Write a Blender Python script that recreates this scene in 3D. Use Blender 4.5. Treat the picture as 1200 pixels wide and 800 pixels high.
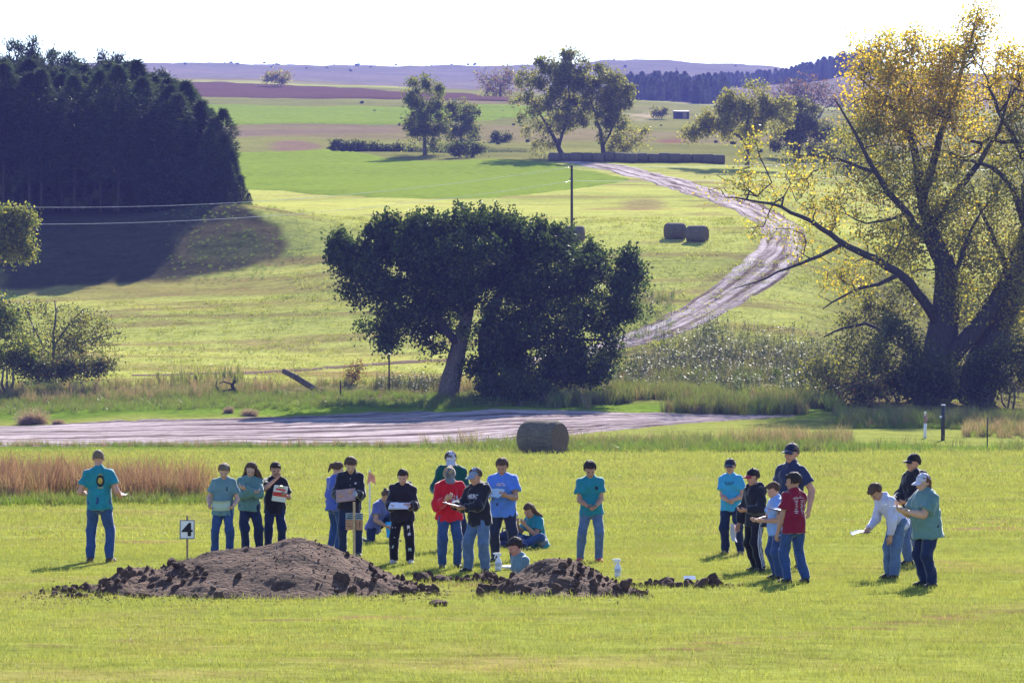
import bpy, bmesh, math, random
import numpy as np
from math import sin, cos, pi, radians, atan, atan2, sqrt
from mathutils import Vector, Matrix, Euler
from mathutils.bvhtree import BVHTree

for o in list(bpy.data.objects):
    bpy.data.objects.remove(o, do_unlink=True)
S = bpy.context.scene
COL = S.collection
RNG = np.random.default_rng(11)
random.seed(5)

# ------------------------------------------------------------------ camera
FPX = 4000.0                      # focal length in photo pixels (1200 wide)
PITCH = atan(70 / FPX)
CZ = 10.0
cam_d = bpy.data.cameras.new('camera')
cam_d.sensor_width = 36
cam_d.lens = FPX / 1200 * 36
cam_d.clip_start = 0.5
cam_d.clip_end = 12000
cam = bpy.data.objects.new('camera', cam_d)
COL.objects.link(cam)
cam.location = (0, 0, CZ)
cam.rotation_euler = (pi / 2 - PITCH, 0, 0)
S.camera = cam

# ------------------------------------------------------------------ light
SUN_EL, SUN_AZ = radians(30), radians(13)       # azimuth: degrees to the right of the view axis, behind the scene
sun_d = bpy.data.lights.new('sun', 'SUN')
sun_d.energy = 5.0
sun_d.angle = radians(0.5)
sun_d.color = (1.0, 0.95, 0.87)
sun = bpy.data.objects.new('sun', sun_d)
COL.objects.link(sun)
sdir = Vector((sin(SUN_AZ) * cos(SUN_EL), cos(SUN_AZ) * cos(SUN_EL), sin(SUN_EL)))
sun.rotation_euler = sdir.to_track_quat('Z', 'Y').to_euler()
sun.location = (60, 200, 120)
W = bpy.data.worlds.new('World')
S.world = W
W.use_nodes = True
wn = W.node_tree
sky = wn.nodes.new('ShaderNodeTexSky')
sky.sky_type = 'NISHITA'
sky.sun_disc = False
sky.sun_elevation = SUN_EL
sky.sun_rotation = SUN_AZ          # 0 = +Y, clockwise towards +X
sky.altitude = 600
sky.air_density = 1.0
sky.dust_density = 0.5
sky.ozone_density = 4.0
wn.links.new(sky.outputs['Color'], wn.nodes['Background'].inputs['Color'])
wn.nodes['Background'].inputs['Strength'].default_value = 0.10
S.view_settings.view_transform = 'Standard'
S.view_settings.look = 'None'
S.view_settings.gamma = 1
S.view_settings.use_curve_mapping = False
S.view_settings.exposure = 1.62
S.render.engine = 'CYCLES'
S.cycles.use_denoising = True
try:
    S.cycles.denoiser = 'OPENIMAGEDENOISE'
except Exception:
    pass
S.cycles.max_bounces = 5
S.cycles.diffuse_bounces = 3
S.cycles.glossy_bounces = 2
S.cycles.transmission_bounces = 4
S.cycles.transparent_max_bounces = 8
S.cycles.volume_bounces = 0
S.cycles.caustics_reflective = False
S.cycles.caustics_refractive = False

# ------------------------------------------------------------------ pixel <-> place
cp, sp = cos(PITCH), sin(PITCH)
def ray(x, y):
    a = (x - 600) / FPX; b = (400 - y) / FPX
    return np.array([a, cp + b * sp, -sp + b * cp])
def at(x, y, D):
    """the point seen at photo pixel (x, y), D metres ahead"""
    r = ray(x, y); return np.array([0, 0, CZ]) + r * (D / r[1])
def slope_of(y):
    b = (400 - np.asarray(y, float)) / FPX
    return (-sp + b * cp) / (cp + b * sp)
def u_of(x, y=400):
    b = (400 - y) / FPX
    return (x - 600) / FPX / (cp + b * sp)
def x_of(u):
    return 600 + np.asarray(u) * FPX
def row_of(z, D):
    """photo row of a height z, D ahead"""
    s = (np.asarray(z, float) - CZ) / D
    b = (s * cp + sp) / (cp - s * sp)
    return 400 - b * FPX

# ------------------------------------------------------------------ object helpers
def link(o):
    COL.objects.link(o); return o
def mesh_from(name, V, F, mats=(), mi=None, smooth=False):
    me = bpy.data.meshes.new(name)
    V = np.asarray(V, np.float32).reshape(-1, 3)
    if isinstance(F, np.ndarray):
        n, k = F.shape
        me.vertices.add(len(V)); me.vertices.foreach_set('co', V.ravel())
        me.loops.add(n * k); me.loops.foreach_set('vertex_index', F.astype(np.int32).ravel())
        me.polygons.add(n)
        me.polygons.foreach_set('loop_start', np.arange(0, n * k, k, dtype=np.int32))
        try: me.polygons.foreach_set('loop_total', np.full(n, k, np.int32))
        except Exception: pass
        me.update(calc_edges=True)
    else:
        me.from_pydata([tuple(map(float, v)) for v in V], [], F)
        me.update()
    for m in mats: me.materials.append(m)
    if mi is not None: me.polygons.foreach_set('material_index', np.asarray(mi, np.int32))
    if smooth: me.polygons.foreach_set('use_smooth', np.ones(len(me.polygons), bool))
    return me
def obj(name, me, parent=None, loc=None, rot=None, label=None, cat=None, group=None, kind=None, scale=None):
    o = bpy.data.objects.new(name, me); link(o)
    if parent is not None: o.parent = parent
    if loc is not None: o.location = loc
    if rot is not None: o.rotation_euler = rot
    if scale is not None: o.scale = scale
    if label: o['label'] = label
    if cat: o['category'] = cat
    if group: o['group'] = group
    if kind: o['kind'] = kind
    return o
def root(name, loc, label, cat, group=None, rotz=0):
    return obj(name, None, None, loc, (0, 0, rotz), label, cat, group)
class MB:
    """collects verts / faces of mixed sizes and material indices"""
    def __init__(s): s.v = []; s.f = []; s.m = []
    def add(s, V, F, m=0):
        b = len(s.v); s.v.extend([tuple(map(float, p)) for p in V])
        for f in F: s.f.append([i + b for i in f]); s.m.append(m)
    def box(s, c, size, R=None, m=0):
        hx, hy, hz = [k / 2 for k in size]
        P = [(sx * hx, sy * hy, sz * hz) for sz in (-1, 1) for sy in (-1, 1) for sx in (-1, 1)]
        if R is not None: P = [tuple(R @ Vector(p)) for p in P]
        P = [(p[0] + c[0], p[1] + c[1], p[2] + c[2]) for p in P]
        s.add(P, [(0, 2, 3, 1), (4, 5, 7, 6), (0, 1, 5, 4), (2, 6, 7, 3), (0, 4, 6, 2), (1, 3, 7, 5)], m)
    def tube(s, pts, rad, n=8, m=0, cap=True, squash=None):
        V, F = tube(pts, rad, n, cap, squash); s.add(V, F, m)
    def mesh(s, name, mats, smooth=False):
        return mesh_from(name, np.array(s.v), s.f, mats, s.m, smooth)
def tube(pts, rad, n=8, cap=True, squash=None):
    """tapered tube along a polyline"""
    P = [Vector(p) for p in pts]; V = []; F = []
    if not hasattr(rad, '__len__'): rad = [rad] * len(P)
    t0 = (P[1] - P[0]).normalized()
    ref = Vector((1, 0, 0)) if abs(t0.x) < 0.8 else Vector((0, 1, 0))
    a = (ref - t0 * ref.dot(t0)).normalized()
    for i, p in enumerate(P):
        t = (P[min(i + 1, len(P) - 1)] - P[max(i - 1, 0)])
        t = t.normalized() if t.length > 1e-9 else t0
        a = a - t * a.dot(t)
        a = a.normalized() if a.length > 1e-6 else t.orthogonal().normalized()
        b = t.cross(a)
        for k in range(n):
            th = 2 * pi * k / n
            V.append(p + (a * cos(th) + b * sin(th)) * rad[i])
    for i in range(len(P) - 1):
        for k in range(n):
            k2 = (k + 1) % n
            F.append((i * n + k, i * n + k2, (i + 1) * n + k2, (i + 1) * n + k))
    if cap:
        F.append(tuple(range(n - 1, -1, -1))); F.append(tuple(range((len(P) - 1) * n, len(P) * n)))
    return V, F

# ------------------------------------------------------------------ material helpers
def lin(r, g, b):
    f = lambda c: (c / 255 / 12.92) if c <= 10.3 else ((c / 255 + 0.055) / 1.055) ** 2.4
    return (f(r), f(g), f(b), 1)
class NT:
    def __init__(s, name):
        s.mat = bpy.data.materials.new(name); s.mat.use_nodes = True
        s.t = s.mat.node_tree; s.t.nodes.clear()
        s.out = s.t.nodes.new('ShaderNodeOutputMaterial')
    def n(s, typ, **kw):
        nd = s.t.nodes.new(typ)
        for k, v in kw.items():
            if k.startswith('i_'):
                key = k[2:]
                key = int(key) if key.isdigit() else key.replace('_', ' ')
                nd.inputs[key].default_value = v
            else: setattr(nd, k, v)
        return nd
    def l(s, a, b): s.t.links.new(a, b)
    def noise(s, vec, scale, detail=4, rough=0.55, out='Fac'):
        nd = s.n('ShaderNodeTexNoise', i_Scale=scale, i_Detail=detail, i_Roughness=rough)
        if vec is not None: s.l(vec, nd.inputs['Vector'])
        return nd.outputs[out]
    def ramp(s, fac, stops):
        nd = s.n('ShaderNodeValToRGB'); e = nd.color_ramp.elements
        while len(e) < len(stops): e.new(0.5)
        for q, (p, c) in zip(e, stops):
            q.position = p; q.color = c if len(c) == 4 else (*c, 1)
        s.l(fac, nd.inputs[0]); return nd.outputs[0]
    def mix(s, fac, a, b, blend='MIX'):
        nd = s.n('ShaderNodeMix', data_type='RGBA', blend_type=blend)
        for sock, v in ((nd.inputs[0], fac), (nd.inputs[6], a), (nd.inputs[7], b)):
            if hasattr(v, 'is_linked'): s.l(v, sock)
            else: sock.default_value = v if not isinstance(v, tuple) or len(v) == 4 else (*v, 1)
        return nd.outputs[2]
    def math(s, op, a, b=0.0):
        nd = s.n('ShaderNodeMath', operation=op)
        for sock, v in ((nd.inputs[0], a), (nd.inputs[1], b)):
            if hasattr(v, 'is_linked'): s.l(v, sock)
            else: sock.default_value = v
        return nd.outputs[0]
    def pos(s, scale=(1, 1, 1), obj=False):
        if obj: v = s.n('ShaderNodeTexCoord').outputs['Object']
        else: v = s.n('ShaderNodeNewGeometry').outputs['Position']
        mp = s.n('ShaderNodeMapping'); mp.inputs['Scale'].default_value = scale
        s.l(v, mp.inputs['Vector']); return mp.outputs[0]
    def bump(s, h, strength=0.5, dist=0.1):
        nd = s.n('ShaderNodeBump', i_Strength=strength, i_Distance=dist)
        s.l(h, nd.inputs['Height']); return nd.outputs[0]
    def principled(s, color, rough=0.8, normal=None, spec=0.3, **kw):
        p = s.n('ShaderNodeBsdfPrincipled')
        if hasattr(color, 'is_linked'): s.l(color, p.inputs['Base Color'])
        else: p.inputs['Base Color'].default_value = color if len(color) == 4 else (*color, 1)
        if hasattr(rough, 'is_linked'): s.l(rough, p.inputs['Roughness'])
        else: p.inputs['Roughness'].default_value = rough
        p.inputs['Specular IOR Level'].default_value = spec
        if normal is not None: s.l(normal, p.inputs['Normal'])
        for k, v in kw.items(): p.inputs[k.replace('_', ' ')].default_value = v
        s.l(p.outputs[0], s.out.inputs[0]); return s.mat
def leaf_mat(name, c1, c2, trans=0.5, gloss=0.06, tcol=None, dry=None):
    """thin leaf: reflects, lets light through, a faint sheen; colour varies from leaf to leaf"""
    t = NT(name)
    rnd = t.n('ShaderNodeAttribute', attribute_name='rnd').outputs['Fac']
    oi = t.n('ShaderNodeObjectInfo').outputs['Random']
    fac = t.math('FRACT', t.math('ADD', rnd, oi))
    c = t.mix(fac, c1, c2)
    if name.startswith('pine'): c = t.mix(.8, c, t.ramp(t.math('FRACT', t.math('MULTIPLY', oi, 7.13)), [(0, (.62, .62, .66)), (1, (1.35, 1.32, 1.2))]), 'MULTIPLY')
    if dry is not None:      # drier and greener drifts over the field
        n1 = t.noise(t.pos((.16, .55, .2)), 1.0, 4, .6); n2 = t.noise(t.pos((1.1, 1.6, .5)), 1.0, 3, .6)
        f = t.math('MULTIPLY', t.math('ADD', n1, t.math('MULTIPLY', n2, .6)), .8)
        c = t.mix(t.ramp(f, [(.70, (0, 0, 0)), (.90, (.7, .7, .7))]), c, dry)
        c = t.mix(.8, c, t.ramp(t.noise(t.pos((.07, .3, .2)), 1.0, 3, .5), [(.3, (.78, .80, .8)), (.7, (1.16, 1.12, 1.05))]), 'MULTIPLY')
    d = t.n('ShaderNodeBsdfDiffuse'); t.l(c, d.inputs[0])
    tr = t.n('ShaderNodeBsdfTranslucent')
    if tcol is None: t.l(t.mix(1.0, c, (1.0, 1.0, 0.55, 1), 'MULTIPLY'), tr.inputs[0])
    else: t.l(t.mix(1.0, c, tcol, 'MULTIPLY'), tr.inputs[0])
    m = t.n('ShaderNodeMixShader', i_0=trans); t.l(d.outputs[0], m.inputs[1]); t.l(tr.outputs[0], m.inputs[2])
    if gloss > 0:
        g = t.n('ShaderNodeBsdfGlossy', i_Roughness=0.38); g.inputs[0].default_value = (1, 1, 1, 1)
        m2 = t.n('ShaderNodeMixShader', i_0=gloss); t.l(m.outputs[0], m2.inputs[1]); t.l(g.outputs[0], m2.inputs[2]); m = m2
    t.l(m.outputs[0], t.out.inputs[0]); return t.mat
def plain(name, c, rough=0.8, nscale=12, amt=0.25, bump=0.2, spec=0.25, objc=True, bdist=0.02, **kw):
    """plain surface with mottling and relief"""
    t = NT(name); v = t.pos(obj=objc)
    f = t.noise(v, nscale, 5, 0.6)
    dark = tuple(k * (1 - amt) for k in c[:3]); lite = tuple(min(1, k * (1 + amt)) for k in c[:3])
    col = t.ramp(f, [(0.3, dark), (0.7, lite)])
    b = t.bump(t.noise(v, nscale * 3, 4, 0.6), bump, bdist)
    return t.principled(col, rough, b, spec, **kw)
# ------------------------------------------------------------------ lie of the land
COLS = np.array([-400, 0, 150, 300, 450, 600, 750, 900, 1050, 1200, 1600], float)
_T = '''
178 : 523 523 523 523 522 520 517 520 524
195 : 509 508 507 506 504 504 504 505 508
215 : 494 490 487 484 481 486 490 490 492
225 : 478 474 470 470 469 472 478 482 486
235 : 464 461 459 459 459 460 465 472 478
255 : 432 428 428 426 425 422 430 442 455
275 : 395 390 385 378 372 362 366 392 420
300 : 342 338 331 313 306 292 292 335 376
305 : 333 329 322 300 294 284 284 324 368
318 : 274 270 266 268 270 266 267 300 346
330 : 254 252 252 256 258 256 258 285 330
360 : 243 242 240 240 238 236 237 258 300
400 : 226 225 224 222 220 219 222 238 270
440 : 208 206 205 204 202 199 204 220 245
470 : 195 194 193 192 190 189 192 206 228
500 : 186 185 182 180 180 181 184 196 214
550 : 168 167 166 167 169 170 172 180 195
620 : 152 152 151 151 153 158 160 165 178
700 : 140 140 138 138 140 146 148 152 164
800 : 122 122 121 120 121 132 138 142 152
900 : 112 112 112 110 112 122 132 136 145
1100: 97 95 97 102 108 118 126 128 136
1150: 92 91 94 102 108 117 124 122 126
1300: 93 92 95 102 107 113 114 104 108
1500: 93 92 95 101 106 109 103 87 90
1650: 93 92 94 99 104 107 101 85 88
2000: 87 86 88 90 93 92 97 95 95
2400: 76 74 76 78 77 71 79 92 95
2700: 88 86 88 90 90 86 90 100 100
3300: 120 120 120 120 120 120 120 120 120
4600: 170 170 170 170 170 170 170 170 170
'''
def plane_row(D): return 464 + 10560 / np.maximum(D, 1e-3)
_D, _R = [], []
for d in (100, 120, 140, 160): _D.append(d); _R.append([plane_row(d)] * 11)
for ln in _T.strip().splitlines():
    a, b = ln.split(':'); v = [float(k) for k in b.split()]
    _D.append(float(a)); _R.append([v[0]] + v + [v[-1]])
_D = np.array(_D); _R = np.array(_R)
def pchip(x, y, q):
    h = np.diff(x); dl = np.diff(y, axis=0) / h[:, None]
    m = np.zeros_like(y)
    w = (dl[:-1] * dl[1:]) > 0
    with np.errstate(divide='ignore', invalid='ignore'):
        hm = 2 / (1 / dl[:-1] + 1 / dl[1:])
    m[1:-1] = np.where(w, hm, 0); m[0] = dl[0]; m[-1] = dl[-1]
    i = np.clip(np.searchsorted(x, q) - 1, 0, len(x) - 2); t = ((q - x[i]) / h[i])[:, None]; H = h[i][:, None]
    return ((1 + 2 * t) * (1 - t) ** 2 * y[i] + t * (1 - t) ** 2 * H * m[i] + t * t * (3 - 2 * t) * y[i + 1] + t * t * (t - 1) * H * m[i + 1])
_uq = np.linspace(u_of(-400), u_of(1600), 201)            # fine table over u
_Dq = np.concatenate([np.arange(100, 700, 2.5), np.arange(700, 4601, 12.5)])
_r1 = pchip(_D, _R, _Dq)                                   # (nD, 11)
_tab = pchip(COLS, _r1.T, x_of(_uq)).T                     # (nD, nu) rows
def _sm(A, k, ax):
    pad = [(0, 0), (0, 0)]; pad[ax] = (k, k)
    B = np.pad(A, pad, mode='edge'); out = 0; w = np.hanning(2 * k + 3)[1:-1]; w /= w.sum()
    for j in range(2 * k + 1):
        out = out + w[j] * (B[j:j + A.shape[0]] if ax == 0 else B[:, j:j + A.shape[1]])
    return out
_tab = _sm(_sm(_tab, 2, 0), 5, 1)
_ztab = CZ + slope_of(_tab) * _Dq[:, None]

# smooth value noise for relief and land cover
_NG = np.random.default_rng(3).random((256, 256))
def vnoise(x, y):
    x = np.asarray(x, float); y = np.asarray(y, float)
    xi = np.floor(x).astype(int); yi = np.floor(y).astype(int); fx = x - xi; fy = y - yi
    fx = fx * fx * (3 - 2 * fx); fy = fy * fy * (3 - 2 * fy)
    g = lambda a, b: _NG[a % 256, b % 256]
    return (g(xi, yi) * (1 - fx) + g(xi + 1, yi) * fx) * (1 - fy) + (g(xi, yi + 1) * (1 - fx) + g(xi + 1, yi + 1) * fx) * fy
def fbm(x, y, o=4):
    s = 0; a = 0.5; t = 0
    for k in range(o):
        s = s + a * vnoise(np.asarray(x) * 2 ** k + 17.3 * k, np.asarray(y) * 2 ** k + 5.1 * k); t += a; a *= 0.5
    return s / t
def sstep(a, b, x):
    t = np.clip((np.asarray(x, float) - a) / (b - a), 0, 1); return t * t * (3 - 2 * t)
PIT = (-0.18, 1.15, 46.15, 47.75)                           # soil pit: x0 x1 y0 y1
def ground(X, Y, rough=True):
    X = np.asarray(X, float); Y = np.asarray(Y, float)
    Ys = np.maximum(Y, 1.0)
    zp = CZ - 2.64 - 0.0335 * Y                            # near field: a plane falling gently away
    u = np.clip(X / np.maximum(Ys, 30), _uq[0], _uq[-1] - 1e-9)
    iu = (u - _uq[0]) / (_uq[1] - _uq[0]); i = np.minimum(iu.astype(int), len(_uq) - 2); fu = iu - i
    Yc = np.clip(Y, 100, 4599)
    jq = np.clip(np.searchsorted(_Dq, Yc, side='right') - 1, 0, len(_Dq) - 2); fy = (Yc - _Dq[jq]) / (_Dq[jq + 1] - _Dq[jq])
    zt = (_ztab[jq, i] * (1 - fu) + _ztab[jq, i + 1] * fu) * (1 - fy) + (_ztab[jq + 1, i] * (1 - fu) + _ztab[jq + 1, i + 1] * fu) * fy
    w = sstep(120, 165, Y)
    z = zp * (1 - w) + zt * w
    # gully beyond the green field: a cut bank facing the camera
    gx = sstep(-0.054, -0.048, u) * (1 - sstep(-0.012, -0.006, u))
    z = z - gx * 2.3 * sstep(504, 512, Y) * (1 - sstep(524, 529, Y))
    gx2 = sstep(-0.026, -0.02, u) * (1 - sstep(0.002, 0.008, u))
    z = z - gx2 * 1.1 * sstep(507, 512, Y) * (1 - sstep(519, 522, Y))
    # knoll by the corner of the pine wood
    z = z + 1.6 * np.exp(-(((X + 26.5) / 8.5) ** 2 + ((Y - 322) / 7) ** 2))
    if rough:
        z = z + 0.10 * (fbm(X / 3.0, Y / 3.0, 3) - 0.5) * (1 - sstep(150, 400, Y)) * 1.0
        z = z + (fbm(X / 22, Y / 22, 4) - 0.5) * (0.15 + 1.1 * sstep(180, 420, Y) + 3.0 * sstep(700, 2000, Y))
        z = z + (fbm(X / 5, Y / 5, 3) - 0.5) * 0.5 * sstep(195, 225, Y) * (1 - sstep(230, 252, Y))
    px = sstep(PIT[0] - .08, PIT[0] + .06, X) * (1 - sstep(PIT[1] - .06, PIT[1] + .08, X)) * sstep(PIT[2] - .06, PIT[2] + .06, Y) * (1 - sstep(PIT[3] - .06, PIT[3] + .06, Y))
    return z - 0.8 * px
def gz(x, y): return float(ground(np.array([x]), np.array([y]))[0])
def gpt(x, D, dz=0.0):
    """ground point in the photo column x, D metres ahead"""
    X = u_of(x) * D; return np.array([X, D, gz(X, D) + dz])
_Ds = np.concatenate([np.arange(28, 180, 0.5), np.arange(180, 700, 0.5), np.arange(700, 2500, 3)])
def hit(x, y):
    """ground seen at photo pixel (x, y)"""
    X = u_of(x, y) * _Ds; r = row_of(ground(X, _Ds, False), _Ds)
    k = np.argmax(r <= y); 
    if r[k] > y: k = len(_Ds) - 1
    if k > 0:
        t = (r[k - 1] - y) / max(1e-6, r[k - 1] - r[k]); D = _Ds[k - 1] + t * (_Ds[k] - _Ds[k - 1])
    else: D = _Ds[0]
    X = u_of(x, y) * D
    return np.array([X, D, gz(X, D)])
def poly_uv(pts):
    """photo polygon -> (u, Y) polygon on the ground"""
    out = []
    for x, y in pts:
        h = hit(x, y); out.append((h[0] / h[1], h[1]))
    return np.array(out)
def inside(P, u, Y):
    """signed-ish inside test, P in (u, logY)"""
    q = np.log(Y); L = np.log(P[:, 1]); c = np.zeros(u.shape, bool); n = len(P); j = n - 1
    for i in range(n):
        cond = ((L[i] > q) != (L[j] > q))
        with np.errstate(divide='ignore', invalid='ignore'):
            xx = (P[j, 0] - P[i, 0]) * (q - L[i]) / (L[j] - L[i]) + P[i, 0]
        c ^= cond & (u < xx); j = i
    return c

# ------------------------------------------------------------------ ground sheet
gu = np.concatenate([np.linspace(-0.62, -0.18, 70)[:-1], np.linspace(-0.18, 0.18, 241), np.linspace(0.18, 0.62, 70)[1:]])
gY = np.concatenate([np.arange(-80, 28, 4.0), np.arange(28, 45.5, 0.35), np.arange(45.5, 48.6, 0.08), np.arange(48.6, 75, 0.35),
                     np.arange(75, 180, 0.9), np.arange(180, 340, 0.7), np.arange(340, 620, 1.6), 620 * (4600 / 620) ** np.linspace(0, 1, 150)])
UU, YY = np.meshgrid(gu, gY)
XX = UU * np.maximum(YY, 30)
ZZ = ground(XX, YY)
nY, nU = XX.shape
idx = np.arange(nY * nU).reshape(nY, nU)
GF = np.stack([idx[:-1, :-1], idx[:-1, 1:], idx[1:, 1:], idx[1:, :-1]], -1).reshape(-1, 4)

HAY = np.array([0.220, 0.240, 0.055]); PASTURE = np.array([0.165, 0.160, 0.050]); SCRUB = np.array([0.15, 0.13, 0.055])
HILL = np.array([0.20, 0.165, 0.12]); SOIL = np.array([0.14, 0.085, 0.06]); LUSH = np.array([0.12, 0.18, 0.022]); REDDISH = np.array([0.20, 0.095, 0.055])
uf, Yf = UU.ravel(), np.maximum(YY.ravel(), 1.0); Xf = XX.ravel()
C = np.tile(HAY, (nY * nU, 1))
def paint(mask, col):
    m = np.clip(mask, 0, 1)[:, None]; C[:] = C * (1 - m) + np.asarray(col) * m
n1 = fbm(Xf / 9, Yf / 9, 4); n2 = fbm(Xf / 60 + 9, Yf / 45, 4); n3 = fbm(Xf / 2.2, Yf / 4.5 + 30, 3)
n4 = fbm(Xf / 5.5 + 3, Yf / 1.6, 3)
HILLHAY = np.array([0.355, 0.368, 0.095])  # hill hay lightened to stand in for backlight glowing through the grass
paint(sstep(224, 250, Yf), HILLHAY)
# mowing bands sweeping round the hillside
sw = Yf * .62 + Xf * .16 + 7 * fbm(Xf / 70, Yf / 60, 2) + 1.2 * fbm(Xf / 9 + 40, Yf / 9, 2)
bd = vnoise(sw * .55, sw * 0 + 3.3); bm_ = vnoise(Xf / 26 + 8, sw * .20)
onhill = sstep(228, 246, Yf) * (1 - sstep(420, 470, Yf))
paint(onhill * sstep(.60, .78, bd) * sstep(.35, .6, bm_) * .75, [0.235, 0.165, 0.07])
paint(onhill * sstep(.62, .8, 1 - bd) * sstep(.4, .7, bm_) * .5, [0.44, 0.40, 0.10])
paint(onhill * sstep(.62, .78, fbm(Xf / 11 + 2, Yf / 3.2, 3)) * .6, [0.25, 0.17, 0.085])
BARE = [(-4.9, 37.6, .45, .22), (-5.0, 35.6, .4, .16), (-4.2, 36.6, .4, .2), (-0.86, 42.2, .16, .14), (-2.6, 39.9, .8, .22), (-1.6, 40.3, .8, .22),
        (1.75, 35.3, .45, .22), (2.2, 36.0, .5, .22), (2.75, 36.8, .55, .25), (3.3, 37.6, .55, .25), (3.9, 38.5, .6, .27), (4.5, 39.4, .6, .27), (5.2, 40.4, .6, .28), (5.9, 41.4, .6, .28),
        (6.6, 54.6, 1.0, .42), (-6.5, 62, 1.6, .5), (9, 68, 1.6, .8), (3.5, 72, 2.2, .8), (-9, 78, 2.4, .8), (7.5, 50.5, .4, .2)]
def bareness(X, Y):
    b = 0
    for sx, sy, rx, ry in BARE: b = np.maximum(b, np.exp(-(((X - sx) / rx) ** 2 + ((Y - sy) / ry) ** 2)))
    return sstep(0.30, 0.75, b + (fbm(np.asarray(X) / 1.1, np.asarray(Y) / 1.5 + 30, 3) - .5) * .8)
paint(bareness(Xf, Yf) * .85, [0.20, 0.125, 0.07])
paint(sstep(0.58, 0.74, n4) * 0.38 * (Yf < 170), [0.25, 0.175, 0.085])          # dry stubble showing through
paint(sstep(0.60, 0.75, n3) * 0.3 * (Yf < 170), [0.24, 0.16, 0.08])
paint(sstep(158, 163, Yf) * (1 - sstep(176, 180, Yf)) * 0.9, LUSH * (0.8 + 0.4 * n1[:, None]))
paint(sstep(213, 218, Yf) * (1 - sstep(222, 226, Yf)), LUSH * 1.15)
paint(sstep(224, 228, Yf) * (1 - sstep(236, 244, Yf)), SCRUB * (0.7 + 0.6 * n1[:, None]))
x = x_of(uf)
paint(sstep(238, 246, Yf) * (1 - sstep(300, 306, Yf)) * sstep(0.60, 0.72, fbm(Xf / 14, Yf / 2.2, 3)) * 0.6, [0.23, 0.16, 0.075])
paint(sstep(630, 670, x) * sstep(222, 228, Yf) * (1 - sstep(258, 270, Yf - 8 * (n1 - .5))) * sstep(-10, 30, x - 640 - (Yf - 250) * 5) * 0.9, SCRUB * 0.9)
paint(sstep(920, 1020, x + 60 * (n1 - .5)) * sstep(198, 208, Yf) * (1 - sstep(290, 330, Yf)) * 0.85, SCRUB * 0.85)
paint(sstep(455, 470, Yf) * (1 - sstep(1000, 1100, Yf)) * 0.85, PASTURE * (0.75 + 0.5 * n1[:, None]))
paint(sstep(470, 490, Yf) * (1 - sstep(840, 860, Yf)) * sstep(0.53, 0.65, n2) * 0.75, [0.20, 0.155, 0.085])
paint(sstep(1080, 1160, Yf), HILL * (0.75 + 0.5 * n2[:, None]))
paint(sstep(1500, 1600, Yf) * sstep(0.45, 0.6, fbm(Xf / 220, Yf / 160, 4)) * 0.6, [0.16, 0.15, 0.10])
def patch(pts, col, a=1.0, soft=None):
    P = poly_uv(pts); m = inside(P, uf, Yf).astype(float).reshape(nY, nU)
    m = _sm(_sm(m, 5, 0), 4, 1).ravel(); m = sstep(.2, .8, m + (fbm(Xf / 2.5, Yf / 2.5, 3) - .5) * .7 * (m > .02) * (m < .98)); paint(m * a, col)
patch([(-60, 236), (0, 236), (210, 238), (290, 246), (330, 262), (340, 300), (190, 330), (0, 338)], [0.060, 0.055, 0.034])  # bank below the pines: cover darkened to paint in the wood's shade
patch([(200, 275), (260, 258), (330, 262), (338, 292), (300, 305), (210, 308)], [0.15, 0.115, 0.06], 0.9)
patch([(225, 285), (300, 272), (330, 290), (300, 304), (215, 306)], [0.10, 0.12, 0.04], 0.55)
patch([(310, 168), (340, 164), (375, 167), (380, 174), (330, 176)], [0.20, 0.125, 0.10], 0.8)
patch([(735, 134), (770, 130), (785, 136), (740, 141)], [0.40, 0.31, 0.22], 0.8)
patch([(255, 152), (420, 147), (470, 147), (470, 156), (255, 160)], [0.20, 0.14, 0.105], 0.7)
patch([(325, 303), (350, 297), (405, 277), (408, 281), (352, 303), (327, 310)], [0.20, 0.135, 0.075], 0.75)
patch([(345, 318), (385, 301), (430, 292), (432, 295), (388, 306), (348, 322)], [0.22, 0.15, 0.08], 0.6)
patch([(770, 162), (800, 160), (800, 167), (772, 168)], [0.20, 0.10, 0.07], 0.8)
patch([(720, 236), (770, 232), (790, 244), (740, 250)], [0.22, 0.14, 0.09], 0.6)
patch([(880, 262), (895, 290), (880, 310), (820, 345), (800, 345), (875, 300)], [0.17, 0.11, 0.07], 0.7)
# bare trodden earth round the pit
bare = np.exp(-(((Xf - 0.4) / 1.5) ** 2 + ((Yf - 46.7) / 1.0) ** 2)); paint(sstep(0.35, 0.7, bare + (n3 - 0.5) * 0.5), SOIL * 0.9)
bare = np.exp(-(((Xf + 0.75) / 0.9) ** 2 + ((Yf - 47.3) / 0.45) ** 2)); paint(sstep(0.3, 0.7, bare + (n3 - 0.5) * 0.6), SOIL)

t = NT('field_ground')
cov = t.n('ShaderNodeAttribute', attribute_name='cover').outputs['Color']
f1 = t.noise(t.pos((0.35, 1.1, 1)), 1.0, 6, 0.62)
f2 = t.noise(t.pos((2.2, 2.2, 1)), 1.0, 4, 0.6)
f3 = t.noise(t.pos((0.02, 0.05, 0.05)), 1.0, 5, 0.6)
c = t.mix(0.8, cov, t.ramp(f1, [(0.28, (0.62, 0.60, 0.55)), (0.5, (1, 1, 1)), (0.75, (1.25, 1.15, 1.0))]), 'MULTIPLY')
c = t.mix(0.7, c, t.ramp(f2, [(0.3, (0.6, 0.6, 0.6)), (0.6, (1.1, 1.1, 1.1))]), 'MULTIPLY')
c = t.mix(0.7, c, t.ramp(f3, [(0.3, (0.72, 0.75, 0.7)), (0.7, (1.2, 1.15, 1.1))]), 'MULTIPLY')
FIELD = t.principled(c, 0.95, t.bump(t.noise(t.pos((3, 3, 3)), 1.0, 5, 0.7), 0.7, 0.12), 0.0)
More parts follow.
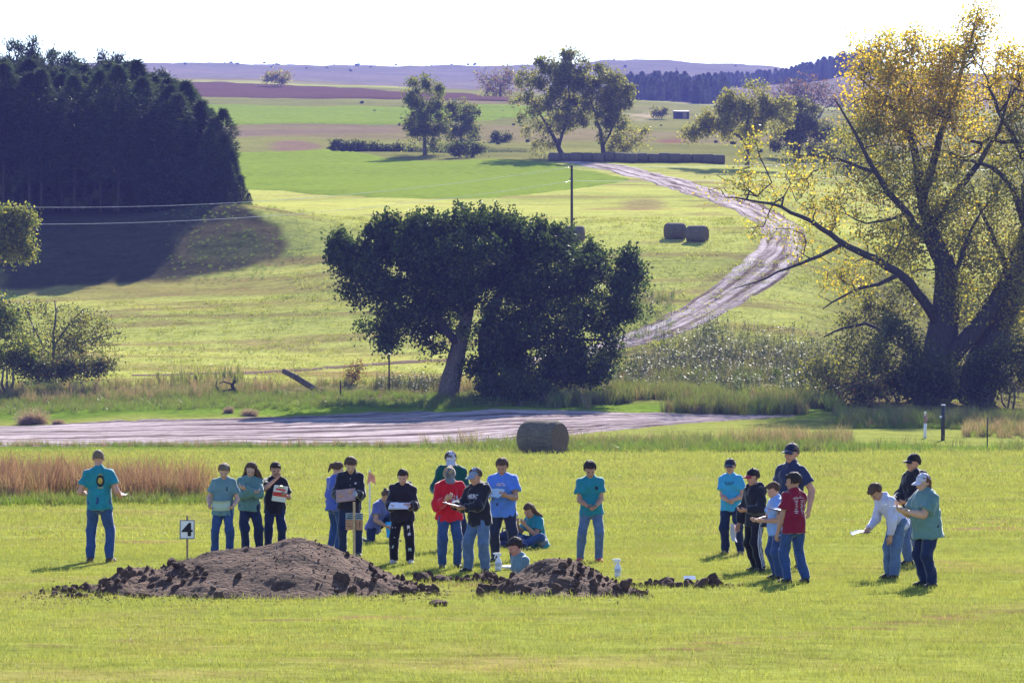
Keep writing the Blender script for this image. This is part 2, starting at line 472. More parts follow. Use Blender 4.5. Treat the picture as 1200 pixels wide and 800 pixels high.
me = mesh_from('field', np.stack([XX, YY, ZZ], -1).reshape(-1, 3), GF, [FIELD], smooth=True)
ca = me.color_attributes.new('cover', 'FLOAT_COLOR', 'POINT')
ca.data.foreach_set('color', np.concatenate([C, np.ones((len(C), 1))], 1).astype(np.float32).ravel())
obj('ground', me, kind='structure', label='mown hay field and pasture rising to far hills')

# ------------------------------------------------------------------ sheets lying on the ground
def sheet(name, mat, quads, lift, kind='structure', label=None, cover=None):
    """quads: (n, m, 2) array of X, Y positions; follows the ground"""
    X = quads[..., 0]; Y = quads[..., 1]; n, m = X.shape
    e = np.minimum(np.minimum(np.arange(n)[:, None], n - 1 - np.arange(n)[:, None]) / max(2, n * .012), np.minimum(np.arange(m)[None], m - 1 - np.arange(m)[None]) / max(1, m * .06))
    Z = ground(X, Y) + lift * np.clip(e, 0, 1) - lift * 1.0 * (e <= 0)
    n, m = X.shape; I = np.arange(n * m).reshape(n, m)
    F = np.stack([I[:-1, :-1], I[:-1, 1:], I[1:, 1:], I[1:, :-1]], -1).reshape(-1, 4)
    me = mesh_from(name, np.stack([X, Y, Z], -1).reshape(-1, 3), F, [mat], smooth=True)
    uv = me.attributes.new('across', 'FLOAT', 'POINT')
    uv.data.foreach_set('value', np.tile(np.linspace(-1, 1, m), n).astype(np.float32))
    c_ = quads.mean(1); d_ = np.concatenate([[0], np.cumsum(np.linalg.norm(np.diff(c_, axis=0), axis=1))]); al = me.attributes.new('along', 'FLOAT', 'POINT'); al.data.foreach_set('value', np.repeat(d_, m).astype(np.float32))
    return obj(name, me, kind=kind, label=label)
def strip(edgeA, edgeB, n, m, rough=0.0):
    """between two photo polylines (same sense)"""
    def res(E):
        P = np.array([hit(x, y)[:2] for x, y in E]); d = np.concatenate([[0], np.cumsum(np.linalg.norm(np.diff(P, axis=0), axis=1))])
        q = np.linspace(0, d[-1], n); A = np.stack([np.interp(q, d, P[:, 0]), np.interp(q, d, P[:, 1])], -1)
        k = max(2, n // 60); B = A.copy()
        for _ in range(3):
            B[1:-1] = (B[:-2] + 2 * B[1:-1] + B[2:]) / 4
        return B
    A, B = res(edgeA), res(edgeB)
    if rough:
        q_ = np.arange(n) * .23; W_ = (B - A); A = A - W_ * rough * (fbm(q_, q_ * 0 + 2, 3) - .5)[:, None]; B = B + W_ * rough * (fbm(q_, q_ * 0 + 9, 3) - .5)[:, None]
    w = np.linspace(0, 1, m)[None, :, None]
    return A[:, None] * (1 - w) + B[:, None] * w
def road_mat(name, base, dark, ka, kl, shoulder):
    t = NT(name)
    ac = t.n('ShaderNodeAttribute', attribute_name='across').outputs['Fac']; al = t.n('ShaderNodeAttribute', attribute_name='along').outputs['Fac']
    cx = t.n('ShaderNodeCombineXYZ'); t.l(t.math('MULTIPLY', ac, ka), cx.inputs[0]); t.l(t.math('MULTIPLY', al, kl), cx.inputs[1])
    ruts = t.noise(cx.outputs[0], 1.0, 4, 0.62); n2 = t.noise(t.pos((1, 1, 1)), 1.3, 6, 0.72); n3 = t.noise(t.pos((.22, .5, .3)), 1.0, 4, .6)
    c = t.ramp(ruts, [(0.40, dark), (0.55, base), (0.74, tuple(min(1, k * 1.18) for k in base))])
    c = t.mix(0.75, c, t.ramp(n2, [(0.32, (0.50, 0.46, 0.44)), (0.58, (1.05, 1.05, 1.05))]), 'MULTIPLY')
    c = t.mix(0.6, c, t.ramp(n3, [(0.35, (0.62, 0.58, 0.56)), (0.6, (1.06, 1.06, 1.06))]), 'MULTIPLY')
    e = t.math('ADD', t.math('ABSOLUTE', ac), t.math('MULTIPLY', t.math('SUBTRACT', n2, .5), 1.1))
    c = t.mix(t.ramp(e, [(shoulder, (0, 0, 0)), (min(1, shoulder + .22), (.9, .9, .9))]), c, tuple(k * 1.0 for k in dark))
    hgt = t.math('ADD', n2, t.math('MULTIPLY', ruts, 1.2))
    return t.principled(c, 0.95, t.bump(hgt, 1.0, 0.22), 0.0)
ROAD = road_mat('dry_dirt', (0.45, 0.375, 0.375), (0.11, 0.08, 0.078), 9.0, .05, .88)
TRACK = road_mat('track_dirt', (0.52, 0.44, 0.43), (0.17, 0.12, 0.10), 3.2, .035, .84)
q = strip([(-150, 526), (0, 524), (100, 524), (200, 523), (300, 522), (400, 522), (500, 521), (600, 516), (700, 507), (800, 497), (900, 491), (935, 489)],
          [(-150, 500), (0, 497), (100, 494), (200, 490), (300, 486), (400, 482), (480, 479), (560, 478), (640, 480), (740, 484), (860, 486), (935, 487)], 240, 16, .06)
# rough edges and ruts
sheet('dirt_road', ROAD, q, 0.05, label='wide pale dirt road crossing below the dark tree')
q = strip([(575, 424), (640, 415), (700, 404), (735, 390), (770, 374), (800, 358), (835, 335), (862, 312), (882, 295), (892, 280), (885, 265), (862, 250), (828, 237), (790, 223), (745, 208), (705, 197), (650, 191)],
          [(575, 433), (640, 428), (716, 413), (768, 402), (812, 389), (866, 360), (918, 330), (942, 303), (950, 283), (942, 268), (920, 254), (888, 240), (842, 222), (790, 206), (735, 194), (650, 189)], 300, 15, .12)
sheet('farm_track', TRACK, q, 0.07, label='rutted dirt track curving up the hill to the bales')
q = strip([(150, 440), (300, 436), (400, 428), (480, 422), (600, 417)], [(150, 443), (300, 440), (400, 432), (480, 426), (600, 422)], 80, 6, .5)
sheet('side_track', road_mat('brown_track_dirt', (0.26, 0.185, 0.14), (0.14, 0.10, 0.07), 2.0, .05, .5), q, 0.05, label='thin brown track along the foot of the hill')
def field_sheet(name, lower, upper, mat, label, lift):
    q = strip(lower, upper, 120, 40); return sheet(name, mat, q, lift, label=label)
def crop_mat(name, a, b, stripe):
    t = NT(name); n = t.noise(t.pos((0.05, 0.16, 0.1)), 1.0, 6, 0.65); n2 = t.noise(t.pos((0.8, 0.8, 0.8)), 1.0, 4, 0.6)
    c = t.mix(n, a, b); c = t.mix(0.6, c, t.ramp(n2, [(0.3, (0.68, 0.68, 0.68)), (0.62, (1.12, 1.12, 1.12))]), 'MULTIPLY')
    return t.principled(c, 0.95, t.bump(n2, 0.7, 0.3), 0.0)
GREENCROP = crop_mat('winter_wheat', (0.145, 0.205, 0.020, 1), (0.20, 0.245, 0.035, 1), 0)
PLOUGH = crop_mat('ploughed_soil', (0.090, 0.050, 0.040, 1), (0.13, 0.075, 0.06, 1), 0)
field_sheet('wheat_field', [(230, 226), (300, 227), (380, 231), (450, 234), (520, 235), (580, 234), (640, 228), (690, 220), (740, 211)],
            [(230, 172), (270, 174), (330, 177), (390, 178), (450, 183), (520, 187), (590, 188), (650, 193), (715, 203)], GREENCROP, 'bright green crop field on the slope below the gully', 0.16)
field_sheet('green_strip', [(230, 148), (330, 147), (460, 146), (620, 139), (640, 138)], [(230, 124), (330, 124), (460, 124), (610, 124), (640, 126)], GREENCROP, 'far green crop strip under the brown field', 0.3)
field_sheet('ploughed_field', [(160, 114), (250, 115), (400, 117), (560, 119), (600, 120)], [(160, 93), (250, 97), (400, 104), (560, 113), (600, 117)], PLOUGH, 'brown ploughed field near the skyline', 0.4)
# ------------------------------------------------------------------ plant builders
def rnd_unit(n, rg):
    v = rg.normal(size=(n, 3)); return v / np.linalg.norm(v, axis=1)[:, None]
def leaf_mesh(name, P, size, mat, rg, aspect=0.55, up=0.0, out=None, jitter=0.35, tri=False):
    """one small leaf (a kite-shaped face) at every point"""
    n = len(P); d = rnd_unit(n, rg)
    if out is not None: d = d + out
    d[:, 2] += up
    d /= np.linalg.norm(d, axis=1)[:, None] + 1e-9
    s = np.cross(d, rnd_unit(n, rg)); s /= np.linalg.norm(s, axis=1)[:, None] + 1e-9
    L = (np.asarray(size) * (1 + jitter * rg.uniform(-1, 1, n)))[:, None]
    w = L * aspect * 0.5
    if tri:
        V = np.stack([P - s * w, P + s * w, P + d * L], 1); k = 3
    else:
        V = np.stack([P - d * L * .5, P + s * w - d * L * .05, P + d * L * .5, P - s * w - d * L * .05], 1); k = 4
    me = mesh_from(name, V.reshape(-1, 3), np.arange(n * k).reshape(n, k), [mat])
    a = me.attributes.new('rnd', 'FLOAT', 'POINT')
    a.data.foreach_set('value', np.repeat(rg.random(n), k).astype(np.float32))
    return me
def chain_mesh(name, chains, mat, base=6):
    VV, FF = [], []; nb = 0
    for P, r in chains:
        n = base + 3 if max(r) > 0.25 else (base if max(r) > 0.06 else 3 if max(r) < 0.02 else 4)
        V, F = tube(P, r, n); VV += V; FF += [[i + nb for i in f] for f in F]; nb += len(V)
    return mesh_from(name, np.array([tuple(v) for v in VV]), FF, [mat], smooth=True)
def grow(seeds, targets, rg, seg=0.7, tip=0.02, power=2.35, wob=0.12, lift=0.0, kpath=0.35):
    """seeds: polylines of the trunk and main limbs with radii [(pts, r0, r1)], first one starts at the ground. Returns chains per limb."""
    N, PAR, RAD, LIMB, PL = [], [], [], [], []
    for li, (pts, r0, r1) in enumerate(seeds):
        pts = np.asarray(pts, float); d = np.concatenate([[0], np.cumsum(np.linalg.norm(np.diff(pts, axis=0), axis=1))])
        m = max(3, int(d[-1] / seg) + 1); q = np.linspace(0, d[-1], m)
        P = np.stack([np.interp(q, d, pts[:, k]) for k in range(3)], -1)
        if m > 4:
            for _ in range(2): P[1:-1] = (P[:-2] + 2 * P[1:-1] + P[2:]) / 4
        P[1:-1] += rg.normal(size=(m - 2, 3)) * wob * 0.5 * seg
        par = -1; pl0 = 0
        if N:
            A = np.array(N); j = int(np.argmin(np.linalg.norm(A - P[0], axis=1)))
            if np.linalg.norm(A[j] - P[0]) < 1.6: par = j; pl0 = PL[j]
        for i in range(m):
            N.append(P[i]); PAR.append(par if i == 0 else len(N) - 2); RAD.append(r0 + (r1 - r0) * i / (m - 1)); LIMB.append(li); PL.append(pl0 + q[i])
    nseed = len(N); tg = np.asarray(targets)
    if len(tg):
        d0 = np.min(np.linalg.norm(tg[:, None] - np.array(N)[None], axis=2), axis=1); tg = tg[np.argsort(d0)]
    nl = len(seeds); tips = []
    cap = nseed + len(tg) * 12; NA = np.zeros((cap, 3)); NA[:nseed] = N; PA = np.zeros(cap); PA[:nseed] = PL; cnt = nseed
    for p in tg:
        v = p - NA[:cnt]; d = np.linalg.norm(v, axis=1)
        cost = d + kpath * PA[:cnt] * 0.25 + np.where(v[:, 2] < 0, 0.5 * -v[:, 2], 0)
        j = int(np.argmin(cost)); a = NA[j].copy(); L = d[j]; m = min(10, max(1, int(round(L / seg)))); par = j
        lb = LIMB[j]
        if j < nseed and L > 1.2: lb = nl; nl += 1
        side = rg.normal(size=3) * wob * L
        for i in range(1, m + 1):
            w = i / m; q = a + (p - a) * w + side * sin(pi * w) + np.array([0, 0, lift * L * sin(pi * w)])
            if i < m: q = q + rg.normal(size=3) * wob * 0.3 * seg
            NA[cnt] = q; PA[cnt] = PA[par] + L / m; PAR.append(par); LIMB.append(lb); RAD.append(0.0); par = cnt; cnt += 1
        tips.append(cnt - 1)
    NA = NA[:cnt]; ch = [[] for _ in range(cnt)]
    for i, p in enumerate(PAR):
        if p >= 0: ch[p].append(i)
    acc = np.zeros(cnt)
    for i in range(cnt - 1, -1, -1):
        r = acc[i] ** (1 / power) if acc[i] > 0 else tip
        if i >= nseed: RAD[i] = min(max(r, tip), 0.28)
        if PAR[i] >= 0: acc[PAR[i]] += max(r, tip) ** power
    for i in range(cnt - 1, -1, -1):
        if i >= nseed and PAR[i] >= 0: RAD[i] = min(RAD[i], RAD[PAR[i]] * 0.92)
    limbs = {}
    stack = [i for i, p in enumerate(PAR) if p < 0]
    starts = [(i, None) for i in stack]
    while starts:
        i, frm = starts.pop(); lb = LIMB[i]; P = []; R = []
        if frm is not None: P.append(NA[frm]); R.append(min(RAD[frm], RAD[i] * 1.25))
        while True:
            P.append(NA[i]); R.append(RAD[i]); c = ch[i]
            if not c: break
            same = [k for k in c if LIMB[k] == lb]
            nx = max(same, key=lambda k: (k < nseed, RAD[k])) if same else None
            for k in c:
                if k != nx: starts.append((k, i))
            if nx is None: break
            i = nx
        if len(P) > 1: limbs.setdefault(lb, []).append((P, R))
    return NA, np.array(tips, int), limbs
def ell(n, c, r, rg, shell=0.55):
    """n points in an ellipsoid, thinner towards the middle"""
    d = rnd_unit(n, rg); k = rg.uniform(shell ** 3, 1, n) ** (1 / 3)
    return np.asarray(c) + d * k[:, None] * np.asarray(r)
def around(P, n, sig, rg):
    return (np.repeat(P, n, 0) + np.clip(rg.normal(size=(len(P) * n, 3)), -2.2, 2.2) * sig)
def around_var(P, n, sig, rg):
    c = np.maximum(1, (n * rg.gamma(1.3, 1 / 1.3, len(P)))).astype(int); Q = np.repeat(P, c, 0); s = np.repeat(rg.uniform(.55, 1.15, len(P)), c)[:, None]
    return Q + np.clip(rg.normal(size=Q.shape), -2.2, 2.2) * sig * s
def r0_of(tr): return max([max(R) for P, R in tr] + [0])
def plant(rootname, loc, label, cat, group, limbs, barkm, crowns, limbname='limb', trunk_ids=(0,), trunk_label=None):
    r = root(rootname, loc, label, cat, group)
    inv = np.asarray(loc)
    small = []
    for k, chs in limbs.items():
        if k in trunk_ids: continue
        if max(max(c[1]) for c in chs) < 0.05 or sum(len(c[0]) for c in chs) < 9: small += chs; continue
        chs = [([p - inv for p in P], R) for P, R in chs]
        obj(limbname, chain_mesh(limbname, chs, barkm), r)
    for n_, k in enumerate(trunk_ids):
        tr = [([p - inv for p in P], R) for P, R in limbs.get(k, [])]
        nm = 'trunk' if r0_of(tr) > .12 else 'stem'
        if tr: obj(nm, chain_mesh(nm, tr, barkm), r)
    if small:
        o = obj('twigs', chain_mesh('twigs', [([p - inv for p in P], R) for P, R in small], barkm), r); o['kind'] = 'stuff'
    for me in crowns:
        c = np.empty(len(me.vertices) * 3, np.float32); me.vertices.foreach_get('co', c)
        me.vertices.foreach_set('co', (c.reshape(-1, 3) - inv.astype(np.float32)).ravel()); me.update()
        obj('crown', me, r)
    return r
def pxell(x, y, rx, ry, D, rd):
    s = D / FPX; return at(x, y, D), np.array([rx * s, rd, ry * s])

def bark(name, c, c2):
    t = NT(name); v = t.pos((6, 6, 1.2), obj=True); n = t.noise(v, 1.5, 6, 0.7)
    return t.principled(t.ramp(n, [(0.3, c), (0.7, c2)]), 0.95, t.bump(n, 1.0, 0.15), 0.1)
BARK_D = bark('dark_bark', (0.035, 0.028, 0.024), (0.10, 0.085, 0.075))
BARK_P = bark('pale_bark', (0.075, 0.055, 0.045), (0.22, 0.175, 0.15))
BARK_G = bark('grey_bark', (0.07, 0.06, 0.05), (0.20, 0.175, 0.15))
L_DARK = leaf_mat('dark_leaf', (0.016, 0.034, 0.012, 1), (0.075, 0.105, 0.030, 1), 0.45, 0.014)
L_OLIVE = leaf_mat('olive_leaf', (0.14, 0.145, 0.040, 1), (0.27, 0.245, 0.065, 1), 0.58, 0.014)
L_GREEN = leaf_mat('mid_leaf', (0.080, 0.115, 0.030, 1), (0.16, 0.185, 0.045, 1), 0.52, 0.014)
L_YEL = leaf_mat('yellow_leaf', (0.50, 0.34, 0.018, 1), (0.68, 0.50, 0.04, 1), 0.68, 0.014, (1, 0.95, 0.6, 1))
L_YOL = leaf_mat('yellow_olive_leaf', (0.20, 0.20, 0.04, 1), (0.36, 0.32, 0.06, 1), 0.6, 0.014)
L_SHRUB = leaf_mat('shrub_leaf', (0.050, 0.065, 0.024, 1), (0.10, 0.105, 0.04, 1), 0.35, 0.014)
L_PINE = leaf_mat('pine_needle', (0.020, 0.036, 0.026, 1), (0.070, 0.092, 0.050, 1), 0.42, 0.014)
L_RUST = leaf_mat('rust_leaf', (0.16, 0.07, 0.03, 1), (0.24, 0.13, 0.06, 1), 0.45, 0.014)

# ------------------------------------------------------------------ the dark spreading tree beside the road
def dark_tree():
    rg = np.random.default_rng(4); D = 224.0; b0 = hit(524, 467); D = float(b0[1]) + 1
    T = []
    for x, y, rx, ry, n, rd in ((468, 308, 70, 40, 84, 3.8), (548, 296, 84, 42, 120, 4.8), (636, 312, 72, 42, 90, 4.4), (600, 360, 104, 52, 120, 4.8), (704, 340, 46, 40, 52, 3.0), (525, 325, 46, 40, 50, 4.0),
                                (490, 350, 60, 40, 52, 3.4), (626, 420, 58, 38, 56, 3.2), (684, 398, 44, 32, 30, 2.4), (416, 308, 30, 20, 24, 2.0), (436, 342, 36, 24, 20, 1.8), (734, 312, 14, 26, 9, 1.0),
                                (580, 424, 40, 34, 34, 2.0), (742, 350, 16, 26, 10, 1.0), (452, 396, 9, 14, 8, 0.6), (540, 268, 70, 16, 36, 2.4), (470, 276, 44, 14, 20, 2), (630, 284, 54, 14, 24, 2), (398, 294, 14, 12, 7, 1), (672, 440, 36, 22, 16, 1.6), (722, 372, 22, 26, 12, 1.4), (438, 378, 26, 16, 12, 1.2), (700, 425, 34, 26, 18, 1.6), (505, 400, 20, 18, 8, 1.4), (480, 376, 44, 22, 22, 2.6), (585, 392, 44, 26, 26, 3), (640, 360, 50, 36, 36, 3.4)):
        c, r = pxell(x, y, rx, ry, D, rd); T.append(ell(n, c, r, rg, 0.35))
    T = np.concatenate(T)
    P = lambda *a: np.array([at(x, y, D + d) for x, y, d in a])
    base = b0.copy(); base[2] -= 0.2
    seeds = [(np.vstack([base, P((527, 440, 0), (536, 410, 0), (547, 380, 0.2), (552, 345, 0.4))]), 0.78, 0.32),
             (np.vstack([hit(578, 469) - [0, 0, .2], P((574, 440, 1), (566, 410, 1), (570, 375, 1), (590, 340, 1))]), 0.75, 0.30),
             (P((538, 405, 0), (510, 370, -0.4), (480, 340, -0.6), (440, 318, -0.8)), 0.32, 0.08),
             (P((566, 405, 1), (610, 370, .6), (650, 345, .2), (705, 330, -.2)), 0.36, 0.08),
             (P((570, 420, 1), (610, 405, 0), (660, 400, -.6), (700, 398, -.8)), 0.28, 0.07)]
    NA, tips, limbs = grow(seeds, T, rg, 0.8, 0.018, 2.3, 0.10, 0.03)
    C = NA[tips]
    Lp = around_var(C, 92, np.array([0.48, 0.5, 0.40]), rg)
    # upright leafy shoots along the top of the crown
    top = C[row_of(C[:, 2], C[:, 1]) < 312]
    sh = [p + np.array([rg.normal() * .25, rg.normal() * .25, 0]) + np.outer(np.linspace(0, 1, 30), [rg.normal() * .35, rg.normal() * .25, rg.uniform(.5, 1.35)]) + rg.normal(size=(30, 3)) * .10 for p in top for _ in range(3)]
    Lp = np.vstack([Lp] + sh)
    me = leaf_mesh('crown', Lp, 0.25, L_DARK, rg, 0.6, 0.25)
    r = plant('spreading_tree', base, 'broad dark green tree with pale leaning trunk beside the dirt road', 'tree', None, limbs, BARK_D, [me], trunk_ids=(1,))
    for ch in r.children:      # the pale leaning trunk keeps its own bark
        pass
    return r, limbs, base
dt, dlimbs, dbase = dark_tree()
for o in list(dt.children):
    if o.name.startswith('limb'):
        co = np.array([v.co for v in o.data.vertices])
        if abs(co[:, 2].min()) < 0.6: o.data.materials[0] = BARK_P; o.name = 'leaning_trunk'; o['label'] = 'pale leaning trunk with bare patches of bark'

# ------------------------------------------------------------------ the yellow cottonwood on the right
def cottonwood():
    rg = np.random.default_rng(8); b0 = hit(1098, 464); D = float(b0[1])
    P = lambda *a: np.array([at(x, y, D + d) for x, y, d in a])
    lo = np.array([0, 0, .3])
    seeds = [(np.vstack([b0 - lo, P((1100, 425, 0), (1106, 380, 0), (1112, 335, 0), (1104, 300, 0), (1090, 270, 0))]), 1.5, 0.55),
             (np.vstack([hit(1140, 466) - lo, P((1152, 425, 1), (1166, 385, 1), (1186, 330, 1), (1206, 280, 1), (1222, 220, 1.5))]), 1.5, 0.6),
             (P((1106, 425, 0), (1130, 400, -1), (1152, 378, -1), (1172, 345, -1), (1186, 312, 0)), 0.75, 0.45),
             (P((1090, 270, 0), (1080, 240, 0), (1078, 195, 0), (1066, 155, .4), (1045, 122, .8), (1020, 104, 1), (1006, 90, 1)), 0.46, 0.06),
             (P((1104, 305, 0), (1075, 264, -1), (1042, 226, -2), (1024, 201, -2.4), (1008, 168, -3), (995, 140, -3), (978, 116, -3)), 0.36, 0.05),
             (P((1024, 201, -2.4), (985, 187, -2.6), (940, 181, -3), (925, 180, -3)), 0.15, 0.04),
             (P((1104, 385, 0), (1078, 345, -2), (1056, 320, -3), (1012, 296, -4), (985, 285, -4.4), (940, 252, -5), (897, 236, -5.4), (850, 231, -5.6)), 0.42, 0.04),
             (P((985, 287, -4.4), (955, 304, -4.6), (925, 312, -5), (888, 330, -5), (860, 338, -5)), 0.16, 0.03),
             (P((1056, 320, -3), (1024, 336, -3.4), (990, 342, -4), (964, 362, -4)), 0.18, 0.04),
             (P((1090, 420, -1), (1045, 400, -2), (1020, 374, -3), (985, 385, -3.4), (965, 395, -3.5)), 0.25, 0.05),
             (P((1080, 240, 0), (1092, 190, 0), (1108, 140, .5), (1126, 85, 1), (1140, 40, 1), (1147, 8, 1)), 0.34, 0.04),
             (P((1090, 268, 0), (1118, 225, -.5), (1150, 190, -1), (1172, 150, -1), (1186, 100, -1)), 0.34, 0.05),
             (P((1206, 282, 1), (1190, 220, -.5), (1164, 196, -1), (1140, 186, -1.5), (1115, 192, -2)), 0.34, 0.06),
             (P((1200, 185, 0), (1180, 150, -1), (1165, 115, -1), (1150, 80, -1)), 0.26, 0.05),
             (P((1222, 222, 1.5), (1212, 160, 1), (1200, 110, 1), (1192, 70, 1)), 0.4, 0.05),
             (P((1186, 330, 1), (1172, 290, 0), (1150, 250, -.5), (1138, 215, -1)), 0.3, 0.05),
             (P((1112, 335, 0), (1128, 300, -1), (1140, 262, -1.5), (1160, 236, -2)), 0.24, 0.04),
             (P((1206, 280, 1), (1196, 240, 1), (1206, 200, 1), (1188, 140, 0)), .3, .04),
             (P((1060, 250, -1), (1030, 262, -2), (1002, 262, -3), (985, 240, -3)), 0.14, 0.03)]
    TY, TO, TL = [], [], []
    for x, y, rx, ry, n, rd in ((1034, 84, 40, 46, 70, 3.6), (1078, 84, 46, 50, 90, 4), (1126, 92, 46, 52, 90, 4), (1145, 34, 20, 32, 34, 1.6), (1190, 92, 30, 44, 60, 3.4), (1056, 136, 52, 34, 60, 3.6), (1010, 70, 16, 26, 16, 1.6),
                                (1122, 150, 52, 36, 60, 4), (1228, 100, 30, 50, 30, 3), (1018, 128, 26, 26, 22, 2)):
        c, r = pxell(x, y, rx, ry, D, rd); TY.append(ell(n, c, r, rg, 0.0))
    for x, y, rx, ry, n, rd in ((1056, 205, 52, 44, 64, 3.6), (1126, 215, 56, 44, 74, 4), (1188, 180, 36, 70, 66, 3.4), (1100, 270, 50, 36, 54, 4), (1168, 285, 40, 44, 60, 3.5), (1014, 165, 30, 34, 26, 2.4), (1225, 250, 30, 70, 30, 3), (1146, 335, 46, 38, 50, 3.4), (1050, 300, 40, 40, 36, 3), (1190, 350, 30, 40, 36, 3)):
        c, r = pxell(x, y, rx, ry, D, rd); TO.append(ell(n, c, r, rg, 0.0))
    for x, y, rx, ry, n, rd in ((862, 218, 38, 20, 26, 1.2), (912, 218, 38, 22, 26, 1.6), (960, 232, 40, 34, 36, 2), (1000, 245, 34, 44, 36, 2), (1010, 312, 44, 30, 30, 2.4), (1040, 270, 30, 36, 26, 2), (882, 178, 14, 20, 12, .8), (985, 335, 36, 22, 20, 1.8), (905, 265, 40, 16, 16, 1.2), (950, 190, 34, 16, 18, 1.2), (940, 295, 30, 20, 14, 1.4)):
        c, r = pxell(x, y, rx, ry, D - 3.5, rd); TL.append(ell(n, c, r, rg, 0.0))
    TY, TO, TL = np.concatenate(TY), np.concatenate(TO), np.concatenate(TL)
    T = np.concatenate([TY, TO, TL]); tag = np.concatenate([np.zeros(len(TY)), np.ones(len(TO)), np.full(len(TL), 2)])
    NA, tips, limbs = grow(seeds, T, rg, 0.8, 0.026, 2.5, 0.13, 0.03)
    tipP = NA[tips]; lab = np.array([tag[np.argmin(np.linalg.norm(T - p, axis=1))] for p in tipP])
    A = around_var(tipP[lab == 0], 50, 0.66, rg); k = rg.random(len(A))
    crowns = [leaf_mesh('crown', A[k < .60], 0.20, L_YEL, rg, 0.75), leaf_mesh('crown', A[k >= .60], 0.20, L_YOL, rg, 0.75)]
    B = around_var(tipP[lab == 1], 74, 0.74, rg); k = rg.random(len(B))
    crowns += [leaf_mesh('crown', B[k < .28], 0.20, L_YOL, rg, 0.75), leaf_mesh('crown', B[(k >= .28) & (k < .96)], 0.20, L_OLIVE, rg, .75), leaf_mesh('crown', B[k >= .96], 0.20, L_YEL, rg, .75)]
    E = around_var(tipP[lab == 2], 24, 0.5, rg); k = rg.random(len(E))
    crowns += [leaf_mesh('crown', E[k < .75], 0.20, L_YOL, rg, .75), leaf_mesh('crown', E[k >= .75], 0.20, L_YEL, rg, .75)]
    r = plant('cottonwood_tree', b0 - lo, 'huge old cottonwood with golden autumn top and long bare low limbs', 'tree', None, limbs, BARK_D, [], trunk_ids=(0, 1, 2))
    names = [('golden upper leaves',), ('olive yellow leaves among the gold',), ('thin yellow olive leaves of the middle crown',), ('olive leaves of the middle crown',), ('scattered yellow leaves',), ('sparse leaves on the low limbs',), ('sparse yellow leaves on the low limbs',)]
    inv = (b0 - lo).astype(np.float32)
    for me, nm in zip(crowns, names):
        c = np.empty(len(me.vertices) * 3, np.float32); me.vertices.foreach_get('co', c); me.vertices.foreach_set('co', (c.reshape(-1, 3) - inv).ravel()); me.update()
        o = obj('crown', me, r); o['label'] = nm[0]
cottonwood()

# ------------------------------------------------------------------ ordinary trees and shrubs
def bushy(name, x, ybase, blobs, label, cat, group=None, mats=((L_GREEN, 1.0),), D=None, dens=60, size=0.25, sig=0.5, barkm=BARK_G, r0=0.3, seed=0, stems=1, sink=0.15, shell=0.2, tipr=0.02, forks=None, seg=0.8, density=1.0):
    rg = np.random.default_rng(seed + 100)
    b = hit(x, ybase) if D is None else gpt(x, D); D = float(b[1]); b = b - [0, 0, sink]
    T = []
    for bx, by, rx, ry, n in blobs:
        c, r = pxell(bx, by, rx, ry, D, (rx + ry) / 2 * D / FPX * 0.8); T.append(ell(int(n), c, r, rg, shell))
    T = np.concatenate(T); T = T[T[:, 2] > b[2] + 0.25]
    top = T.mean(0); top[2] = b[2] + 0.55 * (T[:, 2].max() - b[2])
    seeds = []
    if forks:
        for f in forks: seeds.append((np.array([b if i == 0 and f[0] is None else at(q[0], q[1], D) for i, q in enumerate(f)]) if f[0] is not None else np.vstack([b, [at(q[0], q[1], D) for q in f[1:]]]), r0 if f[0] is None else r0 * .55, r0 * .25))
    else:
        for k in range(stems):
            o = rg.normal(size=3) * [0.35, .35, 0] * (stems > 1) * max(1.0, np.ptp(T[:, 0]) * .12); e = b + (top - b) * (0.75 if stems == 1 else .5) + o * 3
            seeds.append((np.array([b + o, b + o * 1.4 + (e - b) * .5 + rg.normal(size=3) * .1, e]), r0, r0 * .35))
    NA, tips, limbs = grow(seeds, T, rg, seg, tipr, 2.3, 0.12, 0.04)
    A = around_var(NA[tips], dens * 1.15, sig, rg); A = A[A[:, 2] > b[2] + 0.15]
    k = rg.random(len(A)); crowns = []; lo = 0
    for m, w in mats:
        s = (k >= lo) & (k < lo + w); lo += w
        if s.sum(): crowns.append(leaf_mesh('crown', A[s], size, m, rg, 0.65))
    return plant(name, b, label, cat, group, limbs, barkm, crowns, trunk_ids=tuple(range(len(seeds))))

GM = 'trees around the bale row'
bushy('leafy_tree', 498, 181, [(496, 112, 26, 22, 40), (500, 140, 26, 22, 36), (488, 150, 18, 26, 22), (510, 160, 16, 16, 12)], 'upright olive green tree beside the dark gully', 'tree', GM, ((L_GREEN, .7), (L_OLIVE, .3)), seed=1, dens=105, size=.33, sig=.50, r0=.35)
bushy('leafy_tree', 540, 178, [(542, 132, 24, 15, 34), (538, 150, 22, 18, 30)], 'rounded olive tree just right of the upright gully tree', 'tree', GM, ((L_GREEN, .6), (L_OLIVE, .4)), seed=2, dens=105, size=.33, sig=.48, r0=.3)
bushy('shrub', 543, 184, [(543, 174, 24, 8, 40)], 'low dark shrub at the foot of the two gully trees', 'shrub', 'shrubs near the gully', ((L_SHRUB, .7), (L_GREEN, .3)), seed=3, dens=46, size=.3, sig=.4, r0=.08, stems=3)
bushy('shrub', 584, 167, [(584, 162, 16, 5, 26)], 'small dark shrub alone on the pasture', 'shrub', 'shrubs near the gully', ((L_SHRUB, .8), (L_GREEN, .2)), seed=4, dens=46, size=.32, sig=.36, r0=.07, stems=3)
